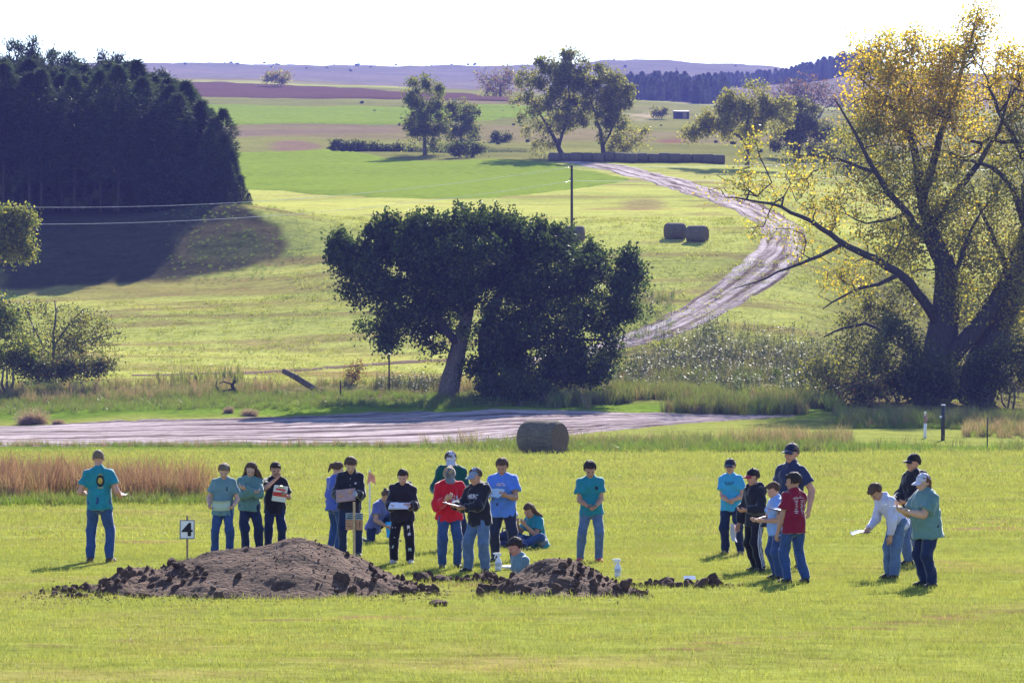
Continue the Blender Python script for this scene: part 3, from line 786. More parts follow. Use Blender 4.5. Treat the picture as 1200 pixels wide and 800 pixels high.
bushy('shrub', 556, 166, [(556, 160, 9, 6, 14)], 'tiny shrub close behind the rounded olive tree', 'shrub', 'shrubs near the gully', ((L_SHRUB, .7), (L_GREEN, .3)), seed=5, dens=46, size=.32, sig=.36, r0=.07, stems=2)
bushy('large_tree', 660, 186, [(640, 92, 34, 22, 36), (668, 82, 34, 22, 44), (625, 112, 26, 22, 24), (672, 120, 34, 30, 40), (645, 140, 26, 20, 18), (622, 140, 16, 16, 8)], 'tall leaning olive tree behind the left end of the bales', 'tree', GM, ((L_OLIVE, .65), (L_GREEN, .25), (L_YOL, .1)), seed=6, dens=98, size=.34, sig=.54, r0=.4,
      forks=[(None, (652, 165), (640, 145), (628, 128)), ((655, 172), (662, 150), (668, 120), (666, 90))], barkm=BARK_D)
bushy('large_tree', 708, 186, [(712, 98, 32, 24, 42), (722, 120, 24, 24, 30), (698, 125, 24, 28, 26), (715, 150, 20, 18, 14)], 'olive tree leaning right, second behind the bales', 'tree', GM, ((L_OLIVE, .6), (L_GREEN, .25), (L_YOL, .15)), seed=7, dens=98, size=.34, sig=.54, r0=.38,
      forks=[(None, (706, 165), (700, 140), (692, 118)), ((707, 170), (718, 150), (726, 128))], barkm=BARK_D)
bushy('shrub', 742, 184, [(740, 160, 24, 15, 34), (722, 172, 18, 10, 16)], 'yellow leafed shrub thicket right of the two tall trees', 'shrub', None, ((L_YOL, .7), (L_OLIVE, .3)), seed=8, dens=30, size=.34, sig=.55, r0=.1, stems=4)
bushy('shrub', 634, 186, [(634, 172, 16, 12, 18)], 'thin grey green shrub at the left end of the bale row', 'shrub', None, ((L_OLIVE, 1.0),), seed=9, dens=26, size=.3, sig=.5, r0=.06, stems=4)
bushy('brown_tree', 586, 118, [(588, 95, 28, 14, 50), (586, 104, 22, 10, 20)], 'distant brown bare looking tree on the ploughed hill', 'tree', None, ((L_RUST, .5), (L_OLIVE, .5)), D=860, seed=10, dens=26, size=.55, sig=1.1, r0=.4, seg=1.6, tipr=.05)
bushy('brown_shrub', 325, 96, [(324, 91, 20, 6, 40)], 'distant tan brown thicket above the ploughed field', 'shrub', None, ((L_RUST, .3), (L_YOL, .7)), D=1010, seed=11, dens=26, size=.6, sig=.9, r0=.2, stems=4, seg=1.6, tipr=.05)
bushy('spreading_yellow_tree', 876, 196, [(880, 118, 34, 20, 36), (852, 135, 30, 18, 28), (905, 135, 26, 22, 30), (830, 148, 22, 12, 16), (872, 150, 34, 18, 26), (812, 156, 14, 8, 6)], 'wide yellow olive tree behind the right end of the bales', 'tree', GM, ((L_YOL, .55), (L_OLIVE, .45)), seed=12, dens=80, size=.34, sig=.54, r0=.36,
      forks=[(None, (876, 175), (874, 150), (880, 125)), ((876, 172), (862, 155), (840, 148), (822, 150)), ((876, 165), (895, 145), (905, 128))], barkm=BARK_D)
bushy('grey_tree', 935, 198, [(930, 135, 30, 18, 40), (945, 152, 30, 16, 36), (925, 165, 26, 18, 26), (955, 172, 18, 14, 14)], 'rounded grey green tree right of the wide yellow tree', 'tree', GM, ((L_OLIVE, .5), (L_SHRUB, .5)), D=500, seed=13, dens=90, size=.34, sig=.54, r0=.34, barkm=BARK_D)
bushy('shrub', 1000, 215, [(990, 175, 36, 26, 50), (1010, 195, 40, 20, 40)], 'grey green thicket behind the low cottonwood limb', 'shrub', None, ((L_SHRUB, .5), (L_OLIVE, .5)), D=455, seed=14, dens=36, size=.34, sig=.6, r0=.12, stems=5)
bushy('bare_tree', 955, 146, [(950, 105, 26, 16, 60), (925, 112, 22, 14, 44), (980, 112, 22, 18, 44), (1010, 118, 24, 20, 40)], 'far grey leafless tree cluster under the pine ridge', 'tree', None, ((L_RUST, .6), (L_SHRUB, .4)), D=830, seed=15, dens=14, size=.55, sig=1.3, r0=.4, stems=5, seg=1.6, tipr=.06, barkm=BARK_G)
bushy('shrub', 772, 137, [(772, 130, 10, 5, 22)], 'pale round shrub beside the small far shed', 'shrub', None, ((L_OLIVE, 1.0),), D=745, seed=16, dens=26, size=.45, sig=.5, r0=.08, stems=2)
bushy('leafy_tree', -12, 330, [(4, 268, 26, 20, 60), (22, 290, 20, 14, 30), (20, 258, 18, 12, 22), (-20, 290, 20, 26, 26)], 'yellow green tree crown at the left edge below the wires', 'tree', None, ((L_YOL, .5), (L_GREEN, .5)), D=262, seed=17, dens=90, size=.22, sig=.42, r0=.25)

for i, (hx, hy, hw_, hh_) in enumerate(((396, 174, 14, 4), (414, 176, 14, 5), (432, 178, 14, 6), (450, 179, 13, 6), (467, 180, 13, 6), (482, 182, 12, 6), (522, 186, 12, 3), (572, 187, 16, 3), (604, 188, 14, 3))):
    bushy('shrub', hx, hy + 3, [(hx, hy - 2, hw_, hh_ + 1, 34)], ['first dark shrub of the gully hedge from the left', 'second dark shrub of the gully hedge', 'third dark shrub of the gully hedge', 'fourth dark shrub of the gully hedge', 'fifth dark shrub of the gully hedge', 'dark hedge shrub touching the upright gully tree', 'flat dark shrub just right of the upright gully tree', 'flat dark shrub under the two tall trees, left one', 'flat dark shrub near the left end of the bales'][i], 'shrub', 'dark hedge along the gully', ((L_SHRUB, 1.0),), D=517 - i * .8, seed=120 + i, dens=44, size=.34, sig=.4, r0=.06, stems=3)

# thicket on the left: open branches over dark undergrowth
bushy('open_bush', 62, 442, [(70, 380, 62, 26, 90), (110, 395, 34, 22, 40), (60, 410, 50, 22, 50)], 'open branched grey bush at the left above the road', 'bush', None, ((L_OLIVE, .55), (L_SHRUB, .45)), seed=18, dens=26, size=.18, sig=.40, r0=.16, barkm=BARK_G,
      forks=[(None, (62, 412), (66, 385), (64, 352)), ((62, 425), (85, 405), (112, 396), (142, 390)), ((60, 420), (40, 392), (30, 360)), ((64, 405), (80, 378), (98, 362))])
bushy('dense_bush', 8, 442, [(6, 395, 26, 40, 60), (-8, 370, 18, 26, 30), (28, 420, 26, 20, 34)], 'tall dense green bush at the left edge above the road', 'bush', None, ((L_GREEN, .55), (L_SHRUB, .3), (L_YOL, .15)), D=236, seed=19, dens=52, size=.2, sig=.42, r0=.14, stems=4)
bushy('dark_bush', 85, 446, [(85, 430, 36, 14, 50), (45, 432, 30, 14, 40), (120, 428, 18, 9, 14)], 'dark low undergrowth bush beneath the open branched bush', 'bush', None, ((L_SHRUB, .75), (L_RUST, .1), (L_GREEN, .15)), D=236, seed=20, dens=60, size=.17, sig=.36, r0=.06, stems=5)
# thicket round the cottonwood
KS = [(1010, 470, [(1005, 420, 40, 32, 56)], 'olive tangled shrub left of the cottonwood trunks', ((L_OLIVE, .6), (L_SHRUB, .4)), 40),
      (1055, 470, [(1055, 415, 34, 46, 80)], 'dark green dense shrub against the cottonwood trunk', ((L_SHRUB, .85), (L_GREEN, .15)), 70),
      (965, 475, [(965, 440, 32, 24, 40)], 'pale olive shrub at the edge of the weeds', ((L_OLIVE, .8), (L_YOL, .2)), 34),
      (1080, 474, [(1085, 445, 34, 26, 50)], 'dark low shrub hiding the base of the cottonwood', ((L_SHRUB, 1.0),), 70),
      (1140, 474, [(1140, 440, 30, 28, 46)], 'dark shrub between the two big cottonwood trunks', ((L_SHRUB, 1.0),), 60),
      (1185, 476, [(1185, 430, 36, 38, 70)], 'grey green shrub right of the cottonwood trunks', ((L_SHRUB, .6), (L_OLIVE, .4)), 56),
      (1190, 440, [(1190, 370, 34, 34, 50)], 'olive bush behind the right cottonwood trunk', ((L_OLIVE, .7), (L_SHRUB, .3)), 50),
      (1035, 440, [(1020, 375, 34, 28, 44), (1060, 350, 30, 26, 30)], 'tall olive bush behind the leaning cottonwood limbs', ((L_OLIVE, .6), (L_SHRUB, .4)), 44),
      (1135, 430, [(1130, 370, 26, 36, 44)], 'olive bush seen between the forked cottonwood trunks', ((L_OLIVE, .6), (L_SHRUB, .4)), 44),
      (995, 478, [(1000, 458, 34, 16, 36)], 'brownish low brush under the tangled shrub', ((L_SHRUB, .5), (L_RUST, .3), (L_OLIVE, .2)), 40)]
for i, (x0, y0, bl, lb, mt, dn) in enumerate(KS):
    bushy('shrub', x0, y0, bl, lb, 'shrub', 'thicket around the cottonwood', mt, seed=30 + i, dens=dn, size=.22, sig=.45, r0=.1, stems=4)
bushy('shrub', 600, 474, [(596, 452, 40, 16, 36), (640, 460, 24, 9, 12)], 'dark suckering brush around the base of the spreading tree', 'shrub', None, ((L_DARK, 1.0),), seed=50, dens=70, size=.19, sig=.36, r0=.07, stems=5)
bushy('red_shrub', 418, 452, [(416, 436, 12, 10, 26)], 'rusty thin shrub left of the spreading tree', 'shrub', None, ((L_RUST, .8), (L_OLIVE, .2)), seed=51, dens=16, size=.16, sig=.3, r0=.05, stems=3)

# ------------------------------------------------------------------ the pine wood
def conifer_mesh(seed, H, rb, h0, tufty):
    rg = np.random.default_rng(seed); P, out = [], []
    n = int(120 * H)
    if tufty:    # old pine: bare bole, tufted open head
        cs = [np.array([rg.normal() * rb * .42 * (1 - k / 26) + 0, rg.normal() * rb * .42, H * (.55 + .43 * k / 26)]) for k in range(26)]
        A = np.vstack([c + rg.normal(size=(90, 3)) * [.34, .34, .3] for c in cs]); O = rnd_unit(len(A), rg) + [0, 0, .8]
        lim = cs
    else:
        z = h0 + (H - h0) * rg.random(n * 2) ** 1.15; fr = 1 - (z - h0) / (H - h0)
        R = rb * (np.minimum(fr * 3.6, 1.0) ** .7 * (.62 + .38 * fr ** .6)) * (0.62 + .7 * vnoise(z * 1.3, np.full_like(z, seed * 1.7))) ; th = rg.random(n * 2) * 2 * pi
        rr = R * np.sqrt(rg.uniform(.10, 1, n * 2)) * (0.7 + 0.5 * vnoise(th * 2.2, z * 1.1 + seed))
        A = np.stack([np.cos(th) * rr, np.sin(th) * rr, z - rr * .16], -1); O = np.stack([np.cos(th), np.sin(th), -.05 + 0 * th], -1) * 1.6
        A = np.vstack([A, np.stack([rg.normal(size=60) * .06, rg.normal(size=60) * .06, H - .3 - rg.random(60) * 1.2], -1)]); O = np.vstack([O, np.tile([0, 0, 1.5], (60, 1))])
        lim = []
    L = leaf_mesh('crown', np.vstack([A, A]), 0.60 if not tufty else .4, L_PINE, rg, 0.16 if not tufty else .3, 0.1, np.vstack([O, O]), tri=True)
    ch = [([np.array([0, 0, -.4]), np.array([0.05, 0, H * .4]), np.array([0, .04, H * .97])], [.17, .12, .02])]
    for c in lim: ch.append(([np.array([0, 0, c[2] - .9]), c], [.05, .02]))
    for k in range(16 if not tufty else 6):
        zz = H * rg.uniform(.12, .5); a = rg.random() * 6.28; ch.append(([np.array([0, 0, zz]), np.array([cos(a), sin(a), -.12]) * rg.uniform(.6, 1.5) + [0, 0, zz]], [.035, .01]))
    return chain_mesh('trunk', ch, BARK_D), L
PINES = [conifer_mesh(70 + i, H, rb, h0, tf) for i, (H, rb, h0, tf) in enumerate([(13.5, 2.3, 4.6, 0), (14.5, 2.5, 3.6, 0), (12.5, 2.2, 5.2, 0), (11, 2.2, .3, 0), (9, 2.2, .2, 0), (16, 2.6, 8, 1), (15.5, 2.4, 8, 1)])]
def pine(kind, p, sc, rot, label, name='pine_tree'):
    r = root(name, p, label, 'pine tree', 'pines of the dark wood', rot); r.scale = (sc, sc, sc)
    obj('trunk', PINES[kind][0], r); obj('crown', PINES[kind][1], r)
rg = np.random.default_rng(21)
cnt = 0
for row in range(6):
    Dr = 331 + row * 5.0
    for xx in np.arange(-88, 262 - row * 2, 29.0):
        x0 = xx + rg.uniform(-8, 8) + (row % 2) * 13; Dx = Dr + rg.uniform(-1.6, 1.6)
        k = int(rg.choice([0, 1, 2])); top = 74 + 18 * sstep(150, 215, x0) + 40 * sstep(205, 262, x0)
        p = gpt(x0, Dx, -.1); h = CZ + slope_of(top + rg.uniform(-4, 20)) * Dx - p[2]
        sc = float(np.clip(h / [13.5, 14.5, 12.5][k], .55, 1.35))
        pine(k, p, sc, rg.random() * 6.28, 'dark pine in the first rank of the wood' if row == 0 else 'dark pine standing deep within the wood'); cnt += 1
TP = ['tallest', 'second', 'slim', 'clump topped', 'far back', 'leftmost', 'broad', 'rightmost']
for ti, (x0, top, k, D) in enumerate(((36, 44, 5, 362), (26, 62, 6, 366), (82, 62, 6, 364), (122, 60, 5, 363), (60, 60, 5, 368), (-10, 60, 5, 365), (150, 76, 6, 360), (190, 82, 6, 366))):
    p = gpt(x0, D, -.1); h = CZ + slope_of(top) * D - p[2]; pine(k, p, h / [0, 0, 0, 0, 0, 16, 15.5][k], rg.random() * 6.28, f'{TP[ti]} of the old pines with tufted heads rising above the wood', 'tall_pine')
EC = ['first tall', 'second', 'third', 'fourth', 'low', 'lower', 'lowest rightmost', 'slanting', 'rear', 'inner', 'small', 'innermost', 'thick inner']
for ei, (x0, top, k, D) in enumerate(((218, 100, 3, 336), (236, 118, 3, 333), (252, 138, 3, 331), (262, 158, 4, 329), (272, 178, 4, 329), (282, 205, 4, 328), (292, 226, 4, 328), (246, 150, 3, 328), (228, 112, 3, 342), (210, 110, 3, 330), (268, 190, 4, 327), (196, 120, 3, 329), (180, 130, 3, 329))):
    p = gpt(x0, D, -.1); h = CZ + slope_of(top) * D - p[2]; pine(k, p, h / (11 if k == 3 else 9), rg.random() * 6.28, f'{EC[ei]} bushy conifer green to the ground at the right end of the wood', 'edge_conifer')
# ------------------------------------------------------------------ scattering over the ground (uncountable things only)
def variant_collection(name, meshes):
    c = bpy.data.collections.new(name)
    for me in meshes:
        c.objects.link(bpy.data.objects.new(me.name, me))
    return c
def scatter(name, P, scale, variants, label, tilt=0.12, seed=0, rotz=None):
    rg = np.random.default_rng(seed + 900); n = len(P)
    me = bpy.data.meshes.new(name); me.vertices.add(n); me.vertices.foreach_set('co', np.asarray(P, np.float32).ravel())
    a = me.attributes.new('size', 'FLOAT', 'POINT'); a.data.foreach_set('value', np.broadcast_to(scale, n).astype(np.float32))
    r = me.attributes.new('turn', 'FLOAT_VECTOR', 'POINT')
    E = np.stack([rg.normal(size=n) * tilt, rg.normal(size=n) * tilt, rg.random(n) * 2 * pi], -1)
    r.data.foreach_set('vector', E.astype(np.float32).ravel()); me.update()
    o = obj(name, me, kind='stuff', label=label)
    g = bpy.data.node_groups.new(name, 'GeometryNodeTree')
    g.interface.new_socket('Geometry', in_out='INPUT', socket_type='NodeSocketGeometry'); g.interface.new_socket('Geometry', in_out='OUTPUT', socket_type='NodeSocketGeometry')
    gi = g.nodes.new('NodeGroupInput'); go = g.nodes.new('NodeGroupOutput'); ip = g.nodes.new('GeometryNodeInstanceOnPoints'); ci = g.nodes.new('GeometryNodeCollectionInfo')
    ci.inputs['Collection'].default_value = variant_collection(name + '_kinds', variants); ci.inputs['Separate Children'].default_value = True; ci.inputs['Reset Children'].default_value = True
    def att(nm, typ):
        q = g.nodes.new('GeometryNodeInputNamedAttribute'); q.data_type = typ; q.inputs['Name'].default_value = nm; return q.outputs['Attribute']
    L = g.links.new
    L(gi.outputs[0], ip.inputs['Points']); L(ci.outputs[0], ip.inputs['Instance']); ip.inputs['Pick Instance'].default_value = True
    er = g.nodes.new('FunctionNodeEulerToRotation'); L(att('turn', 'FLOAT_VECTOR'), er.inputs[0]); L(er.outputs[0], ip.inputs['Rotation'])
    L(att('size', 'FLOAT'), ip.inputs['Scale']); L(ip.outputs[0], go.inputs[0])
    m = o.modifiers.new('scatter', 'NODES'); m.node_group = g
    return o
def blades(name, n, rad, h, w, mat, rg, lean=0.35, heads=None):
    """tuft: each blade is a bent taper of three faces"""
    V, F, A = [], [], []
    for i in range(n):
        a = rg.random() * 6.28; r = rad * sqrt(rg.random()); b = np.array([cos(a) * r, sin(a) * r, -.02]); hh = h * rg.uniform(.55, 1.15)
        d = rg.normal(size=2) * lean; s = np.array([-sin(a + rg.random()), cos(a), 0]); s /= np.linalg.norm(s); ww = w * rg.uniform(.7, 1.3)
        q = [b, b + np.array([d[0] * .3 * hh, d[1] * .3 * hh, hh * .55]), b + np.array([d[0] * hh, d[1] * hh, hh])]
        k = len(V); V += [q[0] - s * ww / 2, q[0] + s * ww / 2, q[1] - s * ww * .4, q[1] + s * ww * .4, q[2]]
        F += [(k, k + 1, k + 3, k + 2), (k + 2, k + 3, k + 4)]; A += [rg.random()] * 5
    me = mesh_from(name, np.array(V), F, [mat]); at_ = me.attributes.new('rnd', 'FLOAT', 'POINT'); at_.data.foreach_set('value', np.array(A, np.float32)); return me
rg = np.random.default_rng(77)
G_HAY = leaf_mat('hay_grass', (0.190, 0.218, 0.050, 1), (0.31, 0.318, 0.098, 1), 0.52, 0.015, None, (0.36, 0.275, 0.12, 1))
G_DRY = leaf_mat('dry_grass', (0.23, 0.175, 0.07, 1), (0.30, 0.24, 0.11, 1), 0.4, 0.0)
G_LUSH = leaf_mat('lush_grass', (0.10, 0.165, 0.018, 1), (0.17, 0.22, 0.03, 1), 0.5, 0.04)
G_RED = leaf_mat('reddish_grass', (0.15, 0.072, 0.058, 1), (0.30, 0.175, 0.135, 1), 0.45, 0.02)
G_WEED = leaf_mat('weed_grass', (0.11, 0.13, 0.035, 1), (0.20, 0.20, 0.07, 1), 0.45, 0.03)
G_TAN = leaf_mat('tan_weed', (0.20, 0.13, 0.08, 1), (0.36, 0.27, 0.17, 1), 0.4, 0.02)
G_MILK = leaf_mat('shiny_weed_leaf', (0.05, 0.07, 0.032, 1), (0.115, 0.125, 0.065, 1), 0.22, 0.018)
HAYT = [blades('hay_tuft', 18, .30, .085, .0065, G_HAY, rg, .45) for _ in range(9)] + [blades('hay_tuft', 12, .28, .07, .007, G_DRY, rg, .7)]
HAYF = [blades('hay_tuft', 24, .5, .09, .013, G_HAY, rg, .5) for _ in range(8)] + [blades('hay_tuft', 14, .4, .09, .018, G_DRY, rg, .7)]
def spread(Y0, Y1, hw, dens):
    """random points of an even density per square metre over the view wedge"""
    n = int(dens * hw * 2 * (Y1 ** 2 - Y0 ** 2) / 2); Y = np.sqrt(rg.uniform(Y0 ** 2, Y1 ** 2, n)); X = rg.uniform(-hw, hw, n) * Y; return X, Y
def ok_hay(X, Y):
    inpit = (X > PIT[0] - .15) & (X < PIT[1] + .15) & (Y > PIT[2] - .15) & (Y < PIT[3] + .15)
    b = np.exp(-(((X - 0.4) / 1.5) ** 2 + ((Y - 46.7) / 1.0) ** 2)) > .55
    for cx, cy, rx, ry in ((2.33, 46.6, .85, .42), (-.66, 47.9, .95, .42), (-3.15, 45.2, 2.55, 1.25), (.62, 44.7, 1.05, .85)):
        b = b | (((X - cx) / rx) ** 2 + ((Y - cy) / ry) ** 2 + .5 * (fbm(X * 2, Y * 2, 2) - .5) < .95)
    dry = fbm(X / 5.5 + 3, Y / 1.6, 3)
    return ~inpit & ~b & (rg.random(len(X)) > bareness(X, Y) * .92) & (rg.random(len(X)) > sstep(.58, .74, dry) * .45)
X, Y = spread(27, 62, .18, 46); k = ok_hay(X, Y); X, Y = X[k], Y[k]
scatter('hay_grass', np.stack([X, Y, ground(X, Y)], -1), rg.uniform(.5, .95, len(X)), HAYT, 'short yellow green mown grass of the hay field near the camera')
X, Y = spread(62, 108, .18, 14); k = ok_hay(X, Y); X, Y = X[k], Y[k]
scatter('hay_grass', np.stack([X, Y, ground(X, Y)], -1), rg.uniform(.55, 1.0, len(X)), HAYF, 'short yellow green grass behind the group of people')
X, Y = spread(108, 166, .19, 5); k = ok_hay(X, Y); X, Y = X[k], Y[k]
scatter('hay_grass', np.stack([X, Y, ground(X, Y)], -1), rg.uniform(.9, 1.7, len(X)), HAYF, 'short grass of the hay field out to the lone bale')

def band(n, x0, x1, D0, D1, edge=None):
    x = rg.uniform(x0, x1, n); D = rg.uniform(D0, D1, n) if not callable(D0) else D0(x, rg.random(n)); X = u_of(x) * D; return X, D
def put(name, X, Y, s0, s1, variants, label, tilt=.1):
    return scatter(name, np.stack([X, Y, ground(X, Y)], -1), rg.uniform(s0, s1, len(X)), variants, label, tilt)
REDT = [blades('bluestem', 26, .22, .95, .016, G_RED, rg, .22) for _ in range(3)] + [blades('bluestem', 20, .22, .8, .016, G_TAN, rg, .25), blades('bluestem', 22, .25, .5, .02, G_WEED, rg, .3)]
X, Y = band(1700, -60, 246, 86, 99); x = x_of(X / Y)
k = (fbm(X / 1.3, Y / 1.6, 3) > .46) & ((x < 110) | (Y < 96)) & (rg.random(len(X)) < np.where((x > 118) & (x < 150), .55, 1.0)); X, Y = X[k], Y[k]
put('tall_reddish_grass', X, Y, .65, 1.25, REDT, 'tall rusty bluestem grass patch left of the people')
GRT = [blades('weed_tuft', 22, .3, .42, .022, G_LUSH, rg, .4) for _ in range(3)] + [blades('weed_tuft', 18, .3, .6, .022, G_WEED, rg, .3) for _ in range(2)]
X, Y = band(500, -60, 250, 83.5, 87); put('green_weeds', X, Y, .3, .75, GRT, 'low green weeds at the foot of the reddish grass')
# weeds along the near edge of the road
X, Y = band(2600, 480, 1260, 160, 178); x = x_of(X / Y); k = rg.random(len(X)) < sstep(475, 640, x) * np.where(x > 1005, .25, 1); X, Y = X[k], Y[k]
k = fbm(X / 2, Y / 2.5, 3) > .44; X, Y = X[k], Y[k]; put('roadside_weeds', X, Y, .35, 1.4, GRT, 'green and tan weeds along the near side of the dirt road')
TANT = [blades('tan_tuft', 20, .25, .8, .02, G_TAN, rg, .25) for _ in range(2)] + [blades('tan_tuft', 20, .25, .75, .02, G_WEED, rg, .25)]
X, Y = band(240, 480, 1000, 172, 181); k = fbm(X / 3, Y / 3, 2) > .52; X, Y = X[k], Y[k]; put('tan_weeds', X, Y, .6, 1.3, TANT, 'tan dry weed stalks on the road edge right of the bale')
X, Y = band(150, 880, 995, 168, 178); put('tan_weeds', X, Y, .8, 1.5, TANT, 'tan weed clump behind the right hand group')
X, Y = band(700, -40, 520, 176, 178.5); put('road_edge_weeds', X, Y, .25, .7, TANT + GRT, 'thin weeds along the near lip of the road on the left')
# behind the road
X, Y = band(2600, -60, 660, 219, 232); put('verge_weeds', X, Y, .4, 1.1, GRT, 'green weeds between the road and the hill')
X, Y = band(1500, -60, 640, 228, 241); k = fbm(X / 6, Y / 4, 3) > .46; X, Y = X[k], Y[k]; put('verge_weeds', X, Y, .6, 1.3, TANT + GRT[3:], 'tan and olive weeds at the foot of the hill')
X, Y = band(46, 185, 305, 240, 244.5); put('dark_weed_stalks', X, Y, .45, 1.15, [blades('stalk', 5, .25, 1.2, .12, G_WEED, rg, .06) for _ in range(3)], 'row of upright dry weed stalks at the foot of the hill')
TALLW = [blades('tall_weed', 30, .4, 1.3, .03, G_WEED, rg, .22) for _ in range(3)] + [blades('tall_weed', 30, .4, 1.15, .035, G_LUSH, rg, .25), blades('tall_weed', 24, .4, 1.2, .03, G_TAN, rg, .2)]
X, Y = band(3000, 640, 985, 217, 233); k = fbm(X / 2.2, Y / 3, 3) > .47; X, Y = X[k], Y[k]; put('tall_weeds', X, Y, .3, 1.0, TALLW, 'tall pale green weeds along the far side of the road')
X, Y = band(1100, 985, 1260, 200, 214); put('tall_weeds', X, Y, .4, .9, TALLW + GRT, 'weeds and brush in front of the cottonwood thicket')
X, Y = band(600, 1130, 1260, 190, 206); put('tan_weeds', X, Y, .5, 1.2, TANT + GRT[:1], 'tan weeds right of the fence posts')
X, Y = band(700, 985, 1130, 199, 206); put('dark_weeds', X, Y, .4, .9, GRT, 'green weeds at the shaded foot of the thicket')
def milkweed(rg):
    V, F, A = [], [], []
    h = rg.uniform(.8, 1.2)
    def quad(c, d, s, L, w):
        k = len(V); V.extend([c, c + d * L * .5 + s * w, c + d * L, c + d * L * .5 - s * w]); F.append((k, k + 1, k + 2, k + 3)); A.extend([rg.random()] * 4)
    for i in range(7):
        z = h * (.25 + .12 * i); a = rg.random() * 6.28; d = np.array([cos(a), sin(a), -.35 + rg.normal() * .3]); d /= np.linalg.norm(d); s = np.cross(d, [0, 0, 1]); s /= np.linalg.norm(s)
        quad(np.array([0, 0, z]), d, s, rg.uniform(.14, .24), rg.uniform(.03, .055))
    quad(np.array([0, 0, 0.]), np.array([0, 0, 1.]), np.array([1., 0, 0]), h, .012); quad(np.array([0, 0, 0.]), np.array([0, 0, 1.]), np.array([0, 1., 0]), h, .012)
    me = mesh_from('shiny_weed', np.array(V), F, [G_MILK]); at_ = me.attributes.new('rnd', 'FLOAT', 'POINT'); at_.data.foreach_set('value', np.array(A, np.float32)); return me
MILK = [milkweed(rg) for _ in range(8)]
X, Y = band(6500, 630, 985, 234, 272); x = x_of(X / Y); k = (Y < 238 + 30 * sstep(640, 860, x) + 14 * (fbm(X / 4, Y / 4, 3) - .5)) & (rg.random(len(X)) < .25 + sstep(.38, .6, fbm(X / 3 + 7, Y / 3, 3))) ; X, Y = X[k], Y[k]
put('shiny_weeds', X, Y, .7, 1.2, MILK, 'field of dark weeds with glinting leaves below the track', .2)
X, Y = band(700, 640, 985, 234, 262); k = Y < 250; X, Y = X[k], Y[k]; put('weed_tufts', X, Y, .5, .9, TALLW, 'grassy tufts among the glinting weeds')
X, Y = band(420, 440, 520, 233, 241); put('shiny_weeds', X, Y, .6, 1.0, MILK, 'glinting weeds left of the spreading tree', .2)
X, Y = band(260, 730, 790, 262, 282); put('shiny_weeds', X, Y, .6, 1.0, MILK + GRT, 'green weeds between the spreading tree and the track', .2)
# knoll scrub and sparse tufts on the hill
X, Y = band(260, 195, 335, 301, 324); put('knoll_scrub', X, Y, .3, .7, GRT[:3] + GRT[:2], 'green and rusty scrub on the knoll under the pines')
FARF = [blades('hill_tuft', 26, .8, .16, .05, G_HAY, rg, .6) for _ in range(3)]
X, Y = spread(240, 330, .17, .55); k = ~((x_of(X / Y) < 345) & (Y > 292)); X, Y = X[k], Y[k]; put('hill_grass', X, Y, .7, 1.6, FARF, 'grass tufts on the mown hillside')
# ------------------------------------------------------------------ far woods, read as one mass
SMALLP = [conifer_mesh(90 + i, 9, 1.9, .4, 0)[1] for i in range(3)]
xs, ds = [], []
for _ in range(520):
    x0 = rg.uniform(728, 1030); d = rg.uniform(1530, 1680); xs.append(x0); ds.append(d)
xs = np.array(xs); ds = np.array(ds); X = u_of(xs) * ds; hgt = .8 + .45 * sstep(900, 1000, xs)
scatter('far_pine_wood', np.stack([X, ds, ground(X, ds) - .3], -1), rg.uniform(.65, 1.15, len(X)) * hgt * .95, SMALLP, 'dark pine wood along the far ridge on the right', .03)
xs = rg.uniform(735, 850, 160); ds = rg.uniform(1130, 1350, 160); X = u_of(xs) * ds
scatter('far_pine_wood', np.stack([X, ds, ground(X, ds) - .3], -1), rg.uniform(.6, 1.1, len(X)), SMALLP, 'dark trees below the far ridge behind the shed', .03)
BUSHY = [leaf_mesh('far_shrub', ell(160, (0, 0, .8), (1.4, 1.4, 1.0), rg, .1), .7, L_SHRUB, rg, .8) for _ in range(3)]
xs = rg.uniform(-80, 250, 64); ds = rg.uniform(334, 358, 64); X = u_of(xs) * ds
scatter('wood_undergrowth', np.stack([X, ds, ground(X, ds) - .2], -1), rg.uniform(.7, 2.1, len(X)), BUSHY, 'dim undergrowth between the trunks of the pine wood', .1)
xs = np.concatenate([rg.uniform(250, 560, 18), rg.uniform(200, 900, 10), rg.uniform(-100, 1300, 16)]); ds = np.concatenate([rg.uniform(2385, 2415, 18), rg.uniform(2150, 2400, 26)]); X = u_of(xs) * ds
scatter('far_shrubs', np.stack([X, ds, ground(X, ds)], -1), rg.uniform(.4, .9, len(X)), BUSHY, 'scattered dots of shrubs along the skyline ridge', .03)
xs = rg.uniform(420, 920, 40); ds = rg.uniform(530, 860, 40); X = u_of(xs) * ds
scatter('pasture_shrubs', np.stack([X, ds, ground(X, ds)], -1), rg.uniform(.15, .36, len(X)), BUSHY, 'small scrub dotted over the pasture', .03)
